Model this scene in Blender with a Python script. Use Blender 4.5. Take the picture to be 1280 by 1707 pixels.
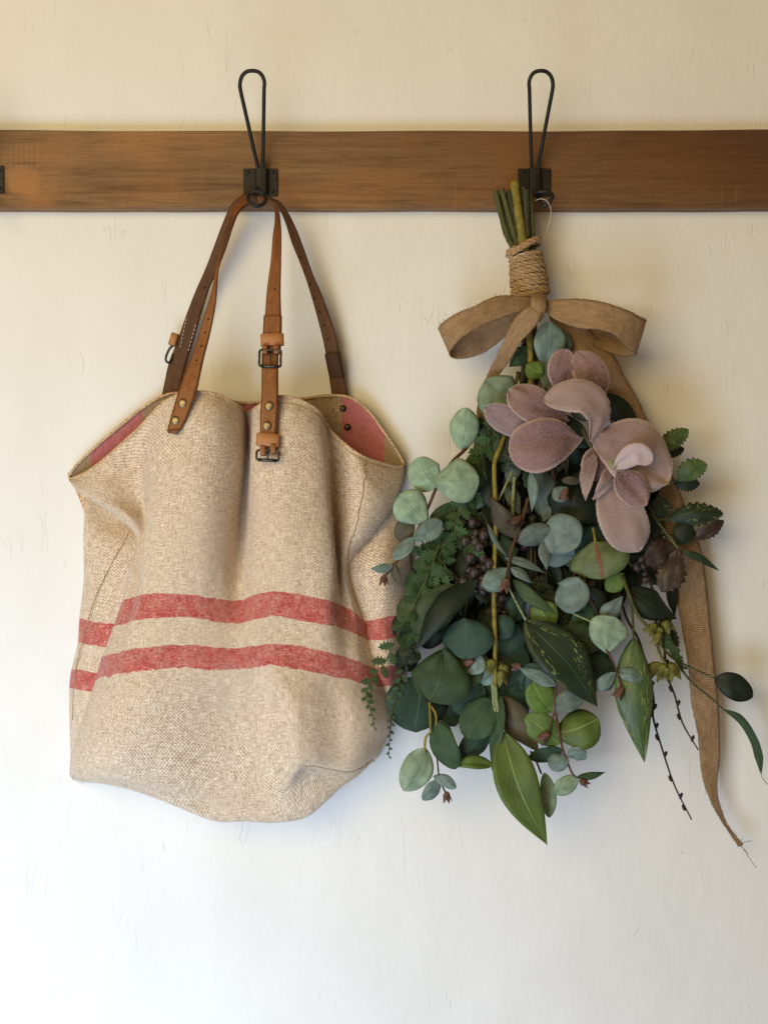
import bpy, math, random
import numpy as np
from mathutils import Vector, Matrix, noise
random.seed(7)
for o in list(bpy.data.objects): bpy.data.objects.remove(o)
SC = bpy.context.scene
COL = SC.collection

# ---------------------------------------------------------------- camera, world, lamps, exposure
S = 0.0008            # metres per photo pixel on the wall plane
D = 1.40              # camera distance from the wall
cam_d = bpy.data.cameras.new('camera'); cam = bpy.data.objects.new('camera', cam_d); COL.objects.link(cam)
cam.location = (0, -D, 0); cam.rotation_euler = (math.radians(90), 0, 0)
cam_d.sensor_fit = 'VERTICAL'; cam_d.sensor_height = 24
cam_d.lens = 24 * D / (1707 * S); cam_d.clip_start = .02; cam_d.clip_end = 50
SC.camera = cam
w = bpy.data.worlds.new('World'); SC.world = w; w.use_nodes = True
w.node_tree.nodes['Background'].inputs[0].default_value = (1.0, .74, .48, 1)
w.node_tree.nodes['Background'].inputs[1].default_value = .17
def area(name, loc, target, size, energy, color, sy=None):
    l = bpy.data.lights.new(name, 'AREA'); l.energy = energy; l.color = color
    l.shape = 'RECTANGLE'; l.size = size; l.size_y = sy or size
    o = bpy.data.objects.new(name, l); COL.objects.link(o); o.location = loc
    o.rotation_euler = (Vector(target) - Vector(loc)).to_track_quat('-Z', 'Y').to_euler()
    return o
area('window_light', (-.80, -1.45, -1.06), (-1.0, 0, -1.2), 1.2, 37.5, (.60, .765, 1.0))
area('room_light', (-.95, -2.05, .60), (1.0, 0, 1.0), 1.5, 34, (1.0, .77, .38))
SC.view_settings.view_transform = 'Standard'; SC.view_settings.look = 'None'
SC.view_settings.exposure = 0; SC.view_settings.gamma = 1
SC.render.engine = 'CYCLES'
SC.render.resolution_x = 767; SC.render.resolution_y = 1024

# ---------------------------------------------------------------- helpers
def P(px, py, d=0.0):                      # photo pixel and millimetres in front of the wall -> world point
    k = (D - d / 1000) / D
    return Vector(((px - 640) * S * k, -d / 1000, (853.5 - py) * S * k))
def lin(r, g, b):
    f = lambda c: (c / 255 / 12.92) if c <= 10 else ((c / 255 + .055) / 1.055) ** 2.4
    return (f(r), f(g), f(b), 1)
def cr(p, t):                              # Catmull-Rom through rows of array p at parameter t
    n = len(p) - 1; i = min(int(t), n - 1); f = t - i
    p1, p2 = p[i], p[i + 1]
    p0 = p[i - 1] if i > 0 else 2 * p1 - p2
    p3 = p[i + 2] if i + 2 <= n else 2 * p2 - p1
    return .5 * ((2 * p1) + (p2 - p0) * f + (2 * p0 - 5 * p1 + 4 * p2 - p3) * f * f + (3 * p1 - p0 - 3 * p2 + p3) * f ** 3)
def spline(pts, n):
    a = np.array(pts, float); return np.array([cr(a, t) for t in np.linspace(0, len(a) - 1, n)])
def wp(pts): return [P(*p) for p in pts]

def mesh(name, verts, faces, uvs=None, smooth=True):
    me = bpy.data.meshes.new(name); me.from_pydata([tuple(v) for v in verts], [], faces)
    if uvs is not None:
        l = me.uv_layers.new(name='UVMap')
        vi = np.zeros(len(me.loops), int); me.loops.foreach_get('vertex_index', vi)
        l.data.foreach_set('uv', np.array(uvs, float)[vi].ravel())
    me.polygons.foreach_set('use_smooth', [smooth] * len(me.polygons)); me.update()
    return me
def worigin(o):
    v = Vector((0, 0, 0))
    while o: v += o.location; o = o.parent
    return v
def link(name, me, mat, parent=None, loc=None, rot=None, scale=None):
    o = bpy.data.objects.new(name, me); COL.objects.link(o)
    if mat and me and not me.materials: me.materials.append(mat)
    if parent: o.parent = parent
    if loc is not None: o.location = Vector(loc) - (worigin(parent) if parent else Vector((0, 0, 0)))
    if rot is not None: o.rotation_euler = rot
    if scale is not None: o.scale = (scale,) * 3 if isinstance(scale, (int, float)) else scale
    return o
def part(name, verts, faces, mat, parent=None, uvs=None, smooth=True, origin=None):
    """mesh given in world coordinates, its own origin at `origin` (or first vertex)"""
    og = Vector(origin) if origin is not None else Vector(verts[0])
    me = mesh(name, [Vector(v) - og for v in verts], faces, uvs, smooth)
    return link(name, me, mat, parent, og)
def thing(name, label, cat, loc, group=None):
    o = bpy.data.objects.new(name, None); COL.objects.link(o); o.location = loc
    o.empty_display_size = .02; o['label'] = label; o['category'] = cat
    if group: o['group'] = group
    return o

def tube_geo(pts, r, ns=8, n=None, world=True, cap=True, rough=0):
    pts = np.array([tuple(p) for p in pts], float)
    if n: pts = spline(pts, n)
    m = len(pts); rr = [r] * m if isinstance(r, (int, float)) else list(np.interp(np.linspace(0, 1, m), np.linspace(0, 1, len(r)), r))
    V = []; F = []; U = []
    t0 = Vector(pts[1] - pts[0]).normalized(); nrm = t0.orthogonal().normalized(); L = 0
    for i in range(m):
        t = Vector(pts[min(i + 1, m - 1)] - pts[max(i - 1, 0)])
        t = t.normalized() if t.length > 1e-9 else t0
        nrm = (nrm - t * nrm.dot(t)).normalized(); b = t.cross(nrm)
        if i: L += np.linalg.norm(pts[i] - pts[i - 1])
        for k in range(ns):
            a = 2 * math.pi * k / ns
            q = rr[i] * (1 + (random.uniform(-rough, rough) if rough else 0))
            V.append(Vector(pts[i]) + nrm * math.cos(a) * q + b * math.sin(a) * q); U.append((k / ns, L))
    for i in range(m - 1):
        for k in range(ns):
            a = i * ns + k; b_ = i * ns + (k + 1) % ns
            F.append((a, b_, b_ + ns, a + ns))
    if cap: F.append(tuple(range(ns - 1, -1, -1))); F.append(tuple((m - 1) * ns + k for k in range(ns)))
    return V, F, U
def tube(name, pts, r, mat, parent=None, **kw):
    V, F, U = tube_geo(pts, r, **kw); return part(name, V, F, mat, parent, U)
def join(gs):
    V = []; F = []; U = []
    for g in gs:
        k = len(V); V += list(g[0]); F += [tuple(i + k for i in f) for f in g[1]]; U += list(g[2])
    return V, F, U
def box_geo(c, sx, sy, sz, bev=.0006, M=None):
    """bevelled box as stacked rings along y (depth)"""
    hx, hy, hz = sx / 2, sy / 2, sz / 2; V = []; F = []
    prof = [(-hy, bev), (-hy + bev, 0), (hy - bev, 0), (hy, bev)]
    for y, ins in prof:
        x = hx - ins; z = hz - ins; q = min(bev * 1.5, x * .5, z * .5)
        for p in [(x, z - q), (x - q, z), (-x + q, z), (-x, z - q), (-x, -z + q), (-x + q, -z), (x - q, -z), (x, -z + q)]:
            v = Vector((p[0], y, p[1]))
            if M: v = M @ v
            V.append(v + Vector(c))
    for i in range(3):
        for k in range(8):
            a = i * 8 + k; b = i * 8 + (k + 1) % 8; F.append((a, a + 8, b + 8, b))
    F.append(tuple(range(8))); F.append(tuple(24 + k for k in range(7, -1, -1)))
    return V, F, [(v[0], v[2]) for v in V]

def net_geo(net, nu, nv, vs=None, disp=None):
    """tensor spline through a net of (px,py,d); vs = cloth coordinate of each row"""
    a = np.array(net, float)                      # rows, cols, 3
    R, C, _ = a.shape
    cols = [np.array([cr(a[r], t) for t in np.linspace(0, C - 1, nu)]) for r in range(R)]
    b = np.array(cols); full = np.array([cr(b, t) for t in np.linspace(0, R - 1, nv)])
    V = []; U = []
    W = [[P(*full[j, i]) for i in range(nu)] for j in range(nv)]
    if disp:
        for j in range(nv):
            for i in range(nu):
                W[j][i] = W[j][i] + Vector((0, -1, 0)) * disp(W[j][i], i / (nu - 1), j / (nv - 1))
    ul = np.zeros(nu)
    for i in range(1, nu):
        ul[i] = ul[i - 1] + np.mean([(W[j][i] - W[j][i - 1]).length for j in range(0, nv, 6)])
    if vs is None:
        vl = np.zeros(nv)
        for j in range(1, nv): vl[j] = vl[j - 1] + np.mean([(W[j][i] - W[j - 1][i]).length for i in range(0, nu, 5)])
    else: vl = np.interp(np.linspace(0, R - 1, nv), range(R), vs)
    F = []
    for j in range(nv):
        for i in range(nu):
            V.append(W[j][i]); U.append((ul[i], vl[j]))
            if j < nv - 1 and i < nu - 1:
                k = j * nu + i; F.append((k, k + nu, k + nu + 1, k + 1))
    return V, F, U, W

def band_geo(Lp, Rp, n, thick, ns=4, crown=0.0, jag=0.0):
    """strap or ribbon between two edges (world points); solid with thickness"""
    L = spline([tuple(p) for p in Lp], n); R = spline([tuple(p) for p in Rp], n)
    V = []; U = []; F = []; top = []; ln = 0
    prevn = None; prev = None
    for j in range(n):
        l, r = Vector(L[j]), Vector(R[j])
        mid = (l + r) / 2
        if prev is not None: ln += (mid - prev).length
        t = Vector((L[min(j + 1, n - 1)] + R[min(j + 1, n - 1)] - L[max(j - 1, 0)] - R[max(j - 1, 0)])).normalized()
        nn = t.cross(r - l).normalized()
        if prevn is None:
            if nn.y > 0: flip = True
            else: flip = False
        nn = -nn if flip else nn
        prevn = nn; prev = mid
        if jag:
            sd = (r - l).normalized()
            l = l + sd * random.uniform(-jag, jag); r = r + sd * random.uniform(-jag, jag)
        for side in (1, -1):
            for k in range(ns + 1):
                u = k / ns
                V.append(l.lerp(r, u) + nn * (side * thick / 2 + crown * (1 - (2 * u - 1) ** 2))); U.append((u, ln))
    m = 2 * (ns + 1); A = lambda j, s, k: j * m + s * (ns + 1) + k
    for j in range(n - 1):
        for k in range(ns):
            F.append((A(j, 0, k), A(j, 0, k + 1), A(j + 1, 0, k + 1), A(j + 1, 0, k)))
            F.append((A(j, 1, k), A(j + 1, 1, k), A(j + 1, 1, k + 1), A(j, 1, k + 1)))
        F.append((A(j, 0, 0), A(j + 1, 0, 0), A(j + 1, 1, 0), A(j, 1, 0)))
        F.append((A(j, 0, ns), A(j, 1, ns), A(j + 1, 1, ns), A(j + 1, 0, ns)))
    for j in (0, n - 1):
        for k in range(ns): F.append((A(j, 0, k), A(j, 1, k), A(j, 1, k + 1), A(j, 0, k + 1)))
    return V, F, U

# ---------------------------------------------------------------- materials
class NT:
    def __init__(s, name, rough=.7, spec=.3):
        s.m = bpy.data.materials.new(name); s.m.use_nodes = True; s.t = s.m.node_tree
        s.b = s.t.nodes['Principled BSDF']; s.b.inputs['Roughness'].default_value = rough
        s.b.inputs['Specular IOR Level'].default_value = spec
        s.uv = s.t.nodes.new('ShaderNodeTexCoord')
    def lk(s, a, b): s.t.links.new(a, b)
    def n(s, ty, **kw):
        x = s.t.nodes.new(ty)
        for k, v in kw.items(): setattr(x, k, v)
        return x
    def mp(s, src, scale=(1, 1, 1), loc=(0, 0, 0), rot=(0, 0, 0)):
        m = s.n('ShaderNodeMapping'); m.inputs['Scale'].default_value = scale; m.inputs['Location'].default_value = loc
        m.inputs['Rotation'].default_value = rot; s.lk(s.uv.outputs[src] if isinstance(src, str) else src, m.inputs[0]); return m.outputs[0]
    def noise(s, vec, scale, detail=3, rough=.5, dist=0):
        x = s.n('ShaderNodeTexNoise'); s.lk(vec, x.inputs['Vector']); x.inputs['Scale'].default_value = scale
        x.inputs['Detail'].default_value = detail; x.inputs['Roughness'].default_value = rough; x.inputs['Distortion'].default_value = dist
        return x.outputs['Fac']
    def ramp(s, f, stops, interp='LINEAR'):
        r = s.n('ShaderNodeValToRGB'); r.color_ramp.interpolation = interp; e = r.color_ramp.elements
        while len(e) < len(stops): e.new(.5)
        for i, (p, c) in enumerate(stops):
            e[i].position = p; e[i].color = c if isinstance(c, tuple) else (c, c, c, 1)
        s.lk(f, r.inputs[0]); return r.outputs[0]
    def math(s, op, a, b=None, c=None, clamp=False):
        x = s.n('ShaderNodeMath', operation=op); x.use_clamp = clamp
        for i, v in enumerate((a, b, c)):
            if v is None: continue
            if isinstance(v, (int, float)): x.inputs[i].default_value = v
            else: s.lk(v, x.inputs[i])
        return x.outputs[0]
    def mix(s, f, a, b, blend='MIX'):
        x = s.n('ShaderNodeMix', data_type='RGBA', blend_type=blend)
        for sock, v in ((x.inputs[0], f), (x.inputs[6], a), (x.inputs[7], b)):
            if isinstance(v, (int, float)): sock.default_value = v
            elif isinstance(v, tuple): sock.default_value = v
            else: s.lk(v, sock)
        return x.outputs[2]
    def sep(s, src='UV'):
        x = s.n('ShaderNodeSeparateXYZ'); s.lk(s.uv.outputs[src] if isinstance(src, str) else src, x.inputs[0]); return x.outputs
    def color(s, c):
        if isinstance(c, tuple): s.b.inputs['Base Color'].default_value = c
        else: s.lk(c, s.b.inputs['Base Color'])
    def bump(s, h, dist=.001, strength=1.0, chain=None):
        x = s.n('ShaderNodeBump'); x.inputs['Distance'].default_value = dist; x.inputs['Strength'].default_value = strength
        s.lk(h, x.inputs['Height'])
        if chain is not None: s.lk(chain, x.inputs['Normal'])
        s.lk(x.outputs[0], s.b.inputs['Normal']); return x.outputs[0]
    def rnd(s):
        return s.n('ShaderNodeObjectInfo').outputs['Random']

def mat_wall():
    m = NT('plaster_paint', .75, .25)
    o = m.uv.outputs['Object']
    n1 = m.noise(m.mp('Object', (1, 1, .5)), 42, 6, .62, .4)        # brushed paint
    n2 = m.noise(m.mp('Object', (1, 1, .6)), 7, 3, .5, .2)
    n3 = m.noise(m.mp('Object', (1, 1, .5), rot=(0, .35, 0)), 130, 4, .6)
    # scratches: thin ridges where warped noise crosses a level, kept only in sparse patches
    def scratch(rot, sc, seed, lo):
        v = m.mp('Object', (1, 1, .16), loc=(seed, 0, seed * .7), rot=(0, rot, 0))
        a = m.noise(v, sc, 2, .5, .6)
        line = m.ramp(m.math('ABSOLUTE', m.math('SUBTRACT', a, .5)), [(0, 1.0), (.007, 0.0)])
        patch = m.ramp(m.noise(m.mp('Object', (1, 1, 1), loc=(seed, 1, 0)), 13, 2, .5), [(lo + .02, 0.0), (lo + .09, 1.0)])
        return m.math('MULTIPLY', line, patch)
    s1 = scratch(.12, 30, 3.1, .57); s2 = scratch(-.35, 34, 8.4, .6); s3 = scratch(.6, 26, 1.7, .63)
    sc = m.math('MAXIMUM', s1, m.math('MAXIMUM', s2, s3))
    vo = m.n('ShaderNodeTexVoronoi'); m.lk(m.mp('Object', (1, 1, .7)), vo.inputs['Vector']); vo.inputs['Scale'].default_value = 17
    keep = m.ramp(m.sep(vo.outputs['Color'])[0], [(.70, 0.0), (.71, 1.0)])
    vd = m.math('ADD', vo.outputs['Distance'], m.math('MULTIPLY', m.noise(o, 260, 2), .035))
    pit = m.math('MULTIPLY', m.ramp(vd, [(.022, 1.0), (.034, 0.0)]), keep)
    base = m.mix(m.ramp(n2, [(.3, 0.0), (.75, 1.0)]), (.80, .795, .765, 1), (.86, .86, .84, 1))
    c = m.mix(m.math('MULTIPLY', sc, .06), base, (.42, .38, .33, 1))
    c = m.mix(m.math('MULTIPLY', pit, .6), c, (.16, .13, .10, 1))
    m.color(c)
    b = m.bump(m.math('ADD', n2, 0), .006, .5)
    b = m.bump(n1, .0020, .42, b)
    b = m.bump(n3, .0005, .3, b)
    m.bump(m.math('MULTIPLY', m.math('MAXIMUM', sc, pit), -1), .0012, .5, b)
    return m.m
def mat_wood():
    m = NT('stained_pine', .5, .35)
    v = m.mp('Object', (1.0, 1, 1))
    x = m.sep('Object')
    g1 = m.noise(m.mp('Object', (2.2, 8, 40)), 2.2, 6, .65, 1.0)
    g2 = m.noise(m.mp('Object', (7, 30, 230)), 2.0, 5, .7, .5)
    g3 = m.noise(m.mp('Object', (6, 6, 9)), 1.4, 3, .5, .4)
    fine = m.noise(m.mp('Object', (90, 60, 900)), 1.6, 4, .8)
    c = m.ramp(g1, [(.28, lin(92, 66, 44)), (.45, lin(132, 100, 66)), (.58, lin(148, 114, 78)), (.72, lin(104, 76, 50))])
    c = m.mix(m.ramp(g2, [(.35, 0.0), (.75, .55)]), c, lin(96, 58, 30))
    c = m.mix(m.ramp(g3, [(.45, 0.0), (.7, .5)]), c, lin(178, 122, 66))
    # stain taken darker and redder towards the right-hand end of the board
    st = m.ramp(m.math('ADD', m.math('MULTIPLY', x[0], .9), m.math('ADD', m.math('MULTIPLY', x[2], 2.2), m.math('ADD', m.math('MULTIPLY', g3, .45), .12))), [(.25, 0.0), (.85, 1.0)])
    c = m.mix(m.math('MULTIPLY', st, .72), c, lin(74, 42, 20), 'MIX')
    c = m.mix(m.math('MULTIPLY', m.ramp(fine, [(.45, 0.0), (.7, 1.0)]), .5), c, lin(66, 38, 20))
    # saw marks across the left end and faint ones at the right
    wv = m.n('ShaderNodeTexWave', wave_type='BANDS', bands_direction='X'); m.lk(m.mp('Object', (1, 1, .05)), wv.inputs['Vector'])
    wv.inputs['Scale'].default_value = 44; wv.inputs['Distortion'].default_value = 2.5; wv.inputs['Detail'].default_value = 2
    def win(a, b, soft):
        return m.math('MULTIPLY', m.ramp(m.math('ADD', x[0], .8), [(a + .8 - soft, 0.0), (a + .8, 1.0)]), m.ramp(m.math('ADD', x[0], .8), [(b + .8, 1.0), (b + .8 + soft, 0.0)]))
    saw = m.math('MULTIPLY', win(-.487, -.452, .003), m.math('MULTIPLY', m.ramp(m.math('ADD', x[2], .5), [(.497, 0.0), (.503, .8)]), m.ramp(m.math('ADD', x[2], .5), [(.532, 1.0), (.54, 0.0)])))
    saw2 = m.math('MULTIPLY', win(.30, .48, .08), .10)
    k = m.math('MULTIPLY', m.math('ADD', saw, saw2), m.ramp(m.noise(v, 22, 2), [(.35, .15), (.6, 1.0)]))
    c = m.mix(m.math('MULTIPLY', m.math('MULTIPLY', wv.outputs['Fac'], k), .35), c, lin(176, 116, 64))
    # dark knot-like bruises
    kn = m.ramp(m.noise(m.mp('Object', (1, 1, 2.4), loc=(2.3, 0, 1)), 24, 4, .7, .8), [(.66, 0.0), (.78, .4)])
    c = m.mix(kn, c, lin(72, 34, 18))
    zz = m.math('ADD', x[2], .5); nb = m.math('MULTIPLY', m.math('SUBTRACT', m.noise(v, 60, 3), .5), .02)
    patch = m.math('MULTIPLY', m.math('MULTIPLY', m.ramp(m.math('ADD', m.math('ADD', x[0], .8), nb), [(.305, 0.0), (.312, 1.0)]), m.ramp(m.math('ADD', m.math('ADD', x[0], .8), nb), [(.345, 1.0), (.352, 0.0)])), m.ramp(m.math('ADD', zz, nb), [(.462, 0.0), (.468, 1.0), (.497, 1.0), (.503, 0.0)]))
    c = m.mix(m.math('MULTIPLY', patch, .5), c, lin(180, 124, 68))
    sc1 = m.math('MULTIPLY', m.ramp(m.noise(m.mp('Object', (60, 1, 5)), 1.0, 3, .6), [(.62, 0.0), (.7, .5)]), m.ramp(zz, [(.47, 1.0), (.51, 0.0)]))
    c = m.mix(sc1, c, lin(150, 104, 62))
    m.color(c)
    m.b.inputs['Roughness'].default_value = .55
    b = m.bump(g2, .0008, .5); b = m.bump(fine, .0005, .5, b); m.bump(m.math('MULTIPLY', wv.outputs['Fac'], k), .0008, .6, b)
    return m.m
def mat_linen(name, stripes=True, c0=(200, 176, 150), c1=(242, 227, 206), pink=None, scale=1.0):
    m = NT(name, .92, .12)
    m.b.inputs['Sheen Weight'].default_value = .25; m.b.inputs['Sheen Roughness'].default_value = .6
    uv = m.uv.outputs['UV']
    warp = m.n('ShaderNodeVectorMath', operation='SCALE'); nz = m.n('ShaderNodeTexNoise'); m.lk(uv, nz.inputs['Vector'])
    nz.inputs['Scale'].default_value = 38; nz.inputs['Detail'].default_value = 3
    m.lk(nz.outputs['Color'], warp.inputs[0]); warp.inputs['Scale'].default_value = .0050
    ad = m.n('ShaderNodeVectorMath', operation='ADD'); m.lk(uv, ad.inputs[0]); m.lk(warp.outputs[0], ad.inputs[1])
    wuv = ad.outputs[0]; s = m.sep(wuv)
    per = .0038 / scale
    wu = m.math('SINE', m.math('MULTIPLY', s[0], 2 * math.pi / per)); wv = m.math('SINE', m.math('MULTIPLY', s[1], 2 * math.pi / per))
    weave = m.math('MULTIPLY', wu, wv)                             # basket bumps -1..1
    slubh = m.noise(m.mp(wuv, (90, 620, 1)), 1.0, 3, .6); slubv = m.noise(m.mp(wuv, (620, 90, 1)), 1.0, 3, .6)
    grain = m.noise(uv, 430, 3, .7); big = m.noise(uv, 22, 4, .55, .3)
    th = m.math('ADD', m.math('MULTIPLY', weave, .115), m.math('ADD', m.math('MULTIPLY', slubh, .45), m.math('MULTIPLY', slubv, .45)))
    th = m.math('ADD', th, m.math('MULTIPLY', m.math('SUBTRACT', grain, .5), .42))
    c = m.ramp(th, [(.26, lin(*[int(v * .70) for v in c0])), (.42, lin(*c0)), (.56, lin(*c1)), (.74, lin(*[min(255, int(v * 1.13)) for v in c1]))])
    c = m.mix(m.ramp(big, [(.35, 0.0), (.75, .22)]), c, lin(*[int(a * .55 + b * .45) for a, b in zip(c0, c1)]), 'MIX')
    slub = m.ramp(m.noise(m.mp(wuv, (240, 420, 1)), 1.0, 1, .3), [(.74, 0.0), (.78, 1.0)])
    c = m.mix(m.math('MULTIPLY', slub, .55), c, lin(232, 214, 184))
    if stripes:
        y = m.math('ADD', s[1], m.math('MULTIPLY', m.math('ADD', m.math('SUBTRACT', m.noise(uv, 500, 2), .5), m.math('MULTIPLY', m.math('SUBTRACT', m.noise(uv, 130, 2), .5), 1.2)), .0032))
        def band(a, b): return m.math('MULTIPLY', m.math('GREATER_THAN', y, a), m.math('LESS_THAN', y, b))
        k = m.math('ADD', band(0, .033), band(.068, .098), clamp=True)
        red = m.ramp(th, [(.3, lin(128, 30, 32)), (.46, lin(186, 56, 56)), (.56, lin(208, 98, 90)), (.66, lin(238, 186, 166))])
        fleck = m.ramp(m.noise(m.mp(wuv, (200, 620, 1), rot=(0, 0, .7)), 1.0, 2, .5), [(.54, 0.0), (.66, .6)])
        red = m.mix(fleck, red, lin(214, 158, 138))
        c = m.mix(m.math('MULTIPLY', k, m.ramp(m.noise(uv, 60, 4, .7), [(.35, .74), (.6, .96)])), c, red)
    if pink:
        x = m.math('ADD', s[0], 0)
        k = None
        for a, b in pink:
            q = m.math('MULTIPLY', m.math('GREATER_THAN', x, a), m.math('LESS_THAN', x, b)); k = q if k is None else m.math('ADD', k, q)
        c = m.mix(m.math('MULTIPLY', k, .95), c, m.ramp(th, [(.3, lin(164, 84, 88)), (.5, lin(194, 112, 114)), (.7, lin(214, 148, 144))]))
    m.color(c)
    b = m.bump(big, .006, .25)
    b = m.bump(th, .0012, .5, b)
    m.bump(weave, .0006, .35, b)
    return m.m
def mat_leather(name, c0, c1, rough=.45, dark=.5):
    m = NT(name, rough, .4); s = m.sep('UV')
    n1 = m.noise(m.mp('UV', (1, 25, 1)), 3, 5, .6, .3); n2 = m.noise(m.mp('Object', (1, 1, 1)), 900, 3, .6)
    c = m.mix(m.ramp(n1, [(.3, 0.0), (.7, 1.0)]), lin(*c0), lin(*c1))
    e = m.ramp(m.math('ABSOLUTE', m.math('SUBTRACT', s[0], .5)), [(.40, 0.0), (.44, .55), (.455, .15), (.5, dark)])
    c = m.mix(e, c, lin(*[int(v * .45) for v in c0]))
    cr_ = m.ramp(m.noise(m.mp('UV', (2, 90, 1)), 3, 3, .6), [(.6, 0.0), (.72, .4)])
    c = m.mix(cr_, c, lin(*[int(v * .6) for v in c0])); m.color(c)
    b = m.bump(n2, .0004, .35); m.bump(e, .0008, -.6 if False else .4, b)
    return m.m
def mat_metal(name, c, rough=.5, metal=.7):
    m = NT(name, rough, .5); m.b.inputs['Metallic'].default_value = metal
    n1 = m.noise(m.mp('Object'), 260, 4, .65)
    m.color(m.mix(m.ramp(n1, [(.4, 0.0), (.75, 1.0)]), lin(*c), lin(*[min(255, int(v * 1.5 + 12)) for v in c])))
    m.bump(n1, .0004, .5); return m.m
def mat_plain(name, c, rough=.8, var=.25, sc=300, bump=.0005, stretch=(1, 1, 1)):
    m = NT(name, rough, .3); n1 = m.noise(m.mp('Object', stretch), sc, 4, .6)
    lo = lin(*[int(v * (1 - var)) for v in c]); hi = lin(*[min(255, int(v * (1 + var))) for v in c])
    m.color(m.mix(m.ramp(n1, [(.3, 0.0), (.7, 1.0)]), lo, hi)); m.bump(n1, bump, .6); return m.m
def mat_burlap(name, c0, c1):
    m = NT(name, .85, .15); s = m.sep('UV')
    wu = m.math('SINE', m.math('MULTIPLY', s[0], 2 * math.pi * 15))
    wv = m.math('SINE', m.math('MULTIPLY', s[1], 2 * math.pi / .0023))
    wz = m.math('MULTIPLY', wu, wv); n1 = m.noise(m.mp('UV', (60, 2600, 1)), 1, 3, .6); n2 = m.noise(m.mp('UV', (3, 30, 1)), 2, 3, .5)
    n3 = m.noise(m.mp('Object'), 300, 4, .8)
    th = m.math('ADD', m.math('MULTIPLY', wz, .27), m.math('ADD', m.math('MULTIPLY', n1, .5), m.math('ADD', m.math('MULTIPLY', m.noise(m.mp('UV', (70, 60, 1)), 1, 2, .6), .2), m.math('MULTIPLY', n3, .3))))
    c = m.ramp(th, [(.36, lin(*[int(v * .8) for v in c0])), (.5, lin(*[int((a + b) / 2) for a, b in zip(c0, c1)])), (.64, lin(*c1))])
    c = m.mix(m.ramp(n2, [(.4, 0.0), (.7, .35)]), c, lin(*c0))
    c = m.mix(m.ramp(m.math('ABSOLUTE', m.math('SUBTRACT', s[0], .5)), [(.46, 0.0), (.49, .45)]), c, lin(*[int(v * .62) for v in c0]))
    m.color(c); m.bump(m.noise(m.mp('UV', (2, 40, 1)), 2, 3, .6), .004, .35, m.bump(th, .0012, .6))
    # the loose weave lets a little light through
    tr = m.n('ShaderNodeBsdfTranslucent'); tr.inputs[0].default_value = lin(*c1)
    mx = m.n('ShaderNodeMixShader'); mx.inputs[0].default_value = .2
    out = m.t.nodes['Material Output']; m.lk(m.b.outputs[0], mx.inputs[1]); m.lk(tr.outputs[0], mx.inputs[2]); m.lk(mx.outputs[0], out.inputs[0])
    return m.m
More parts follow.
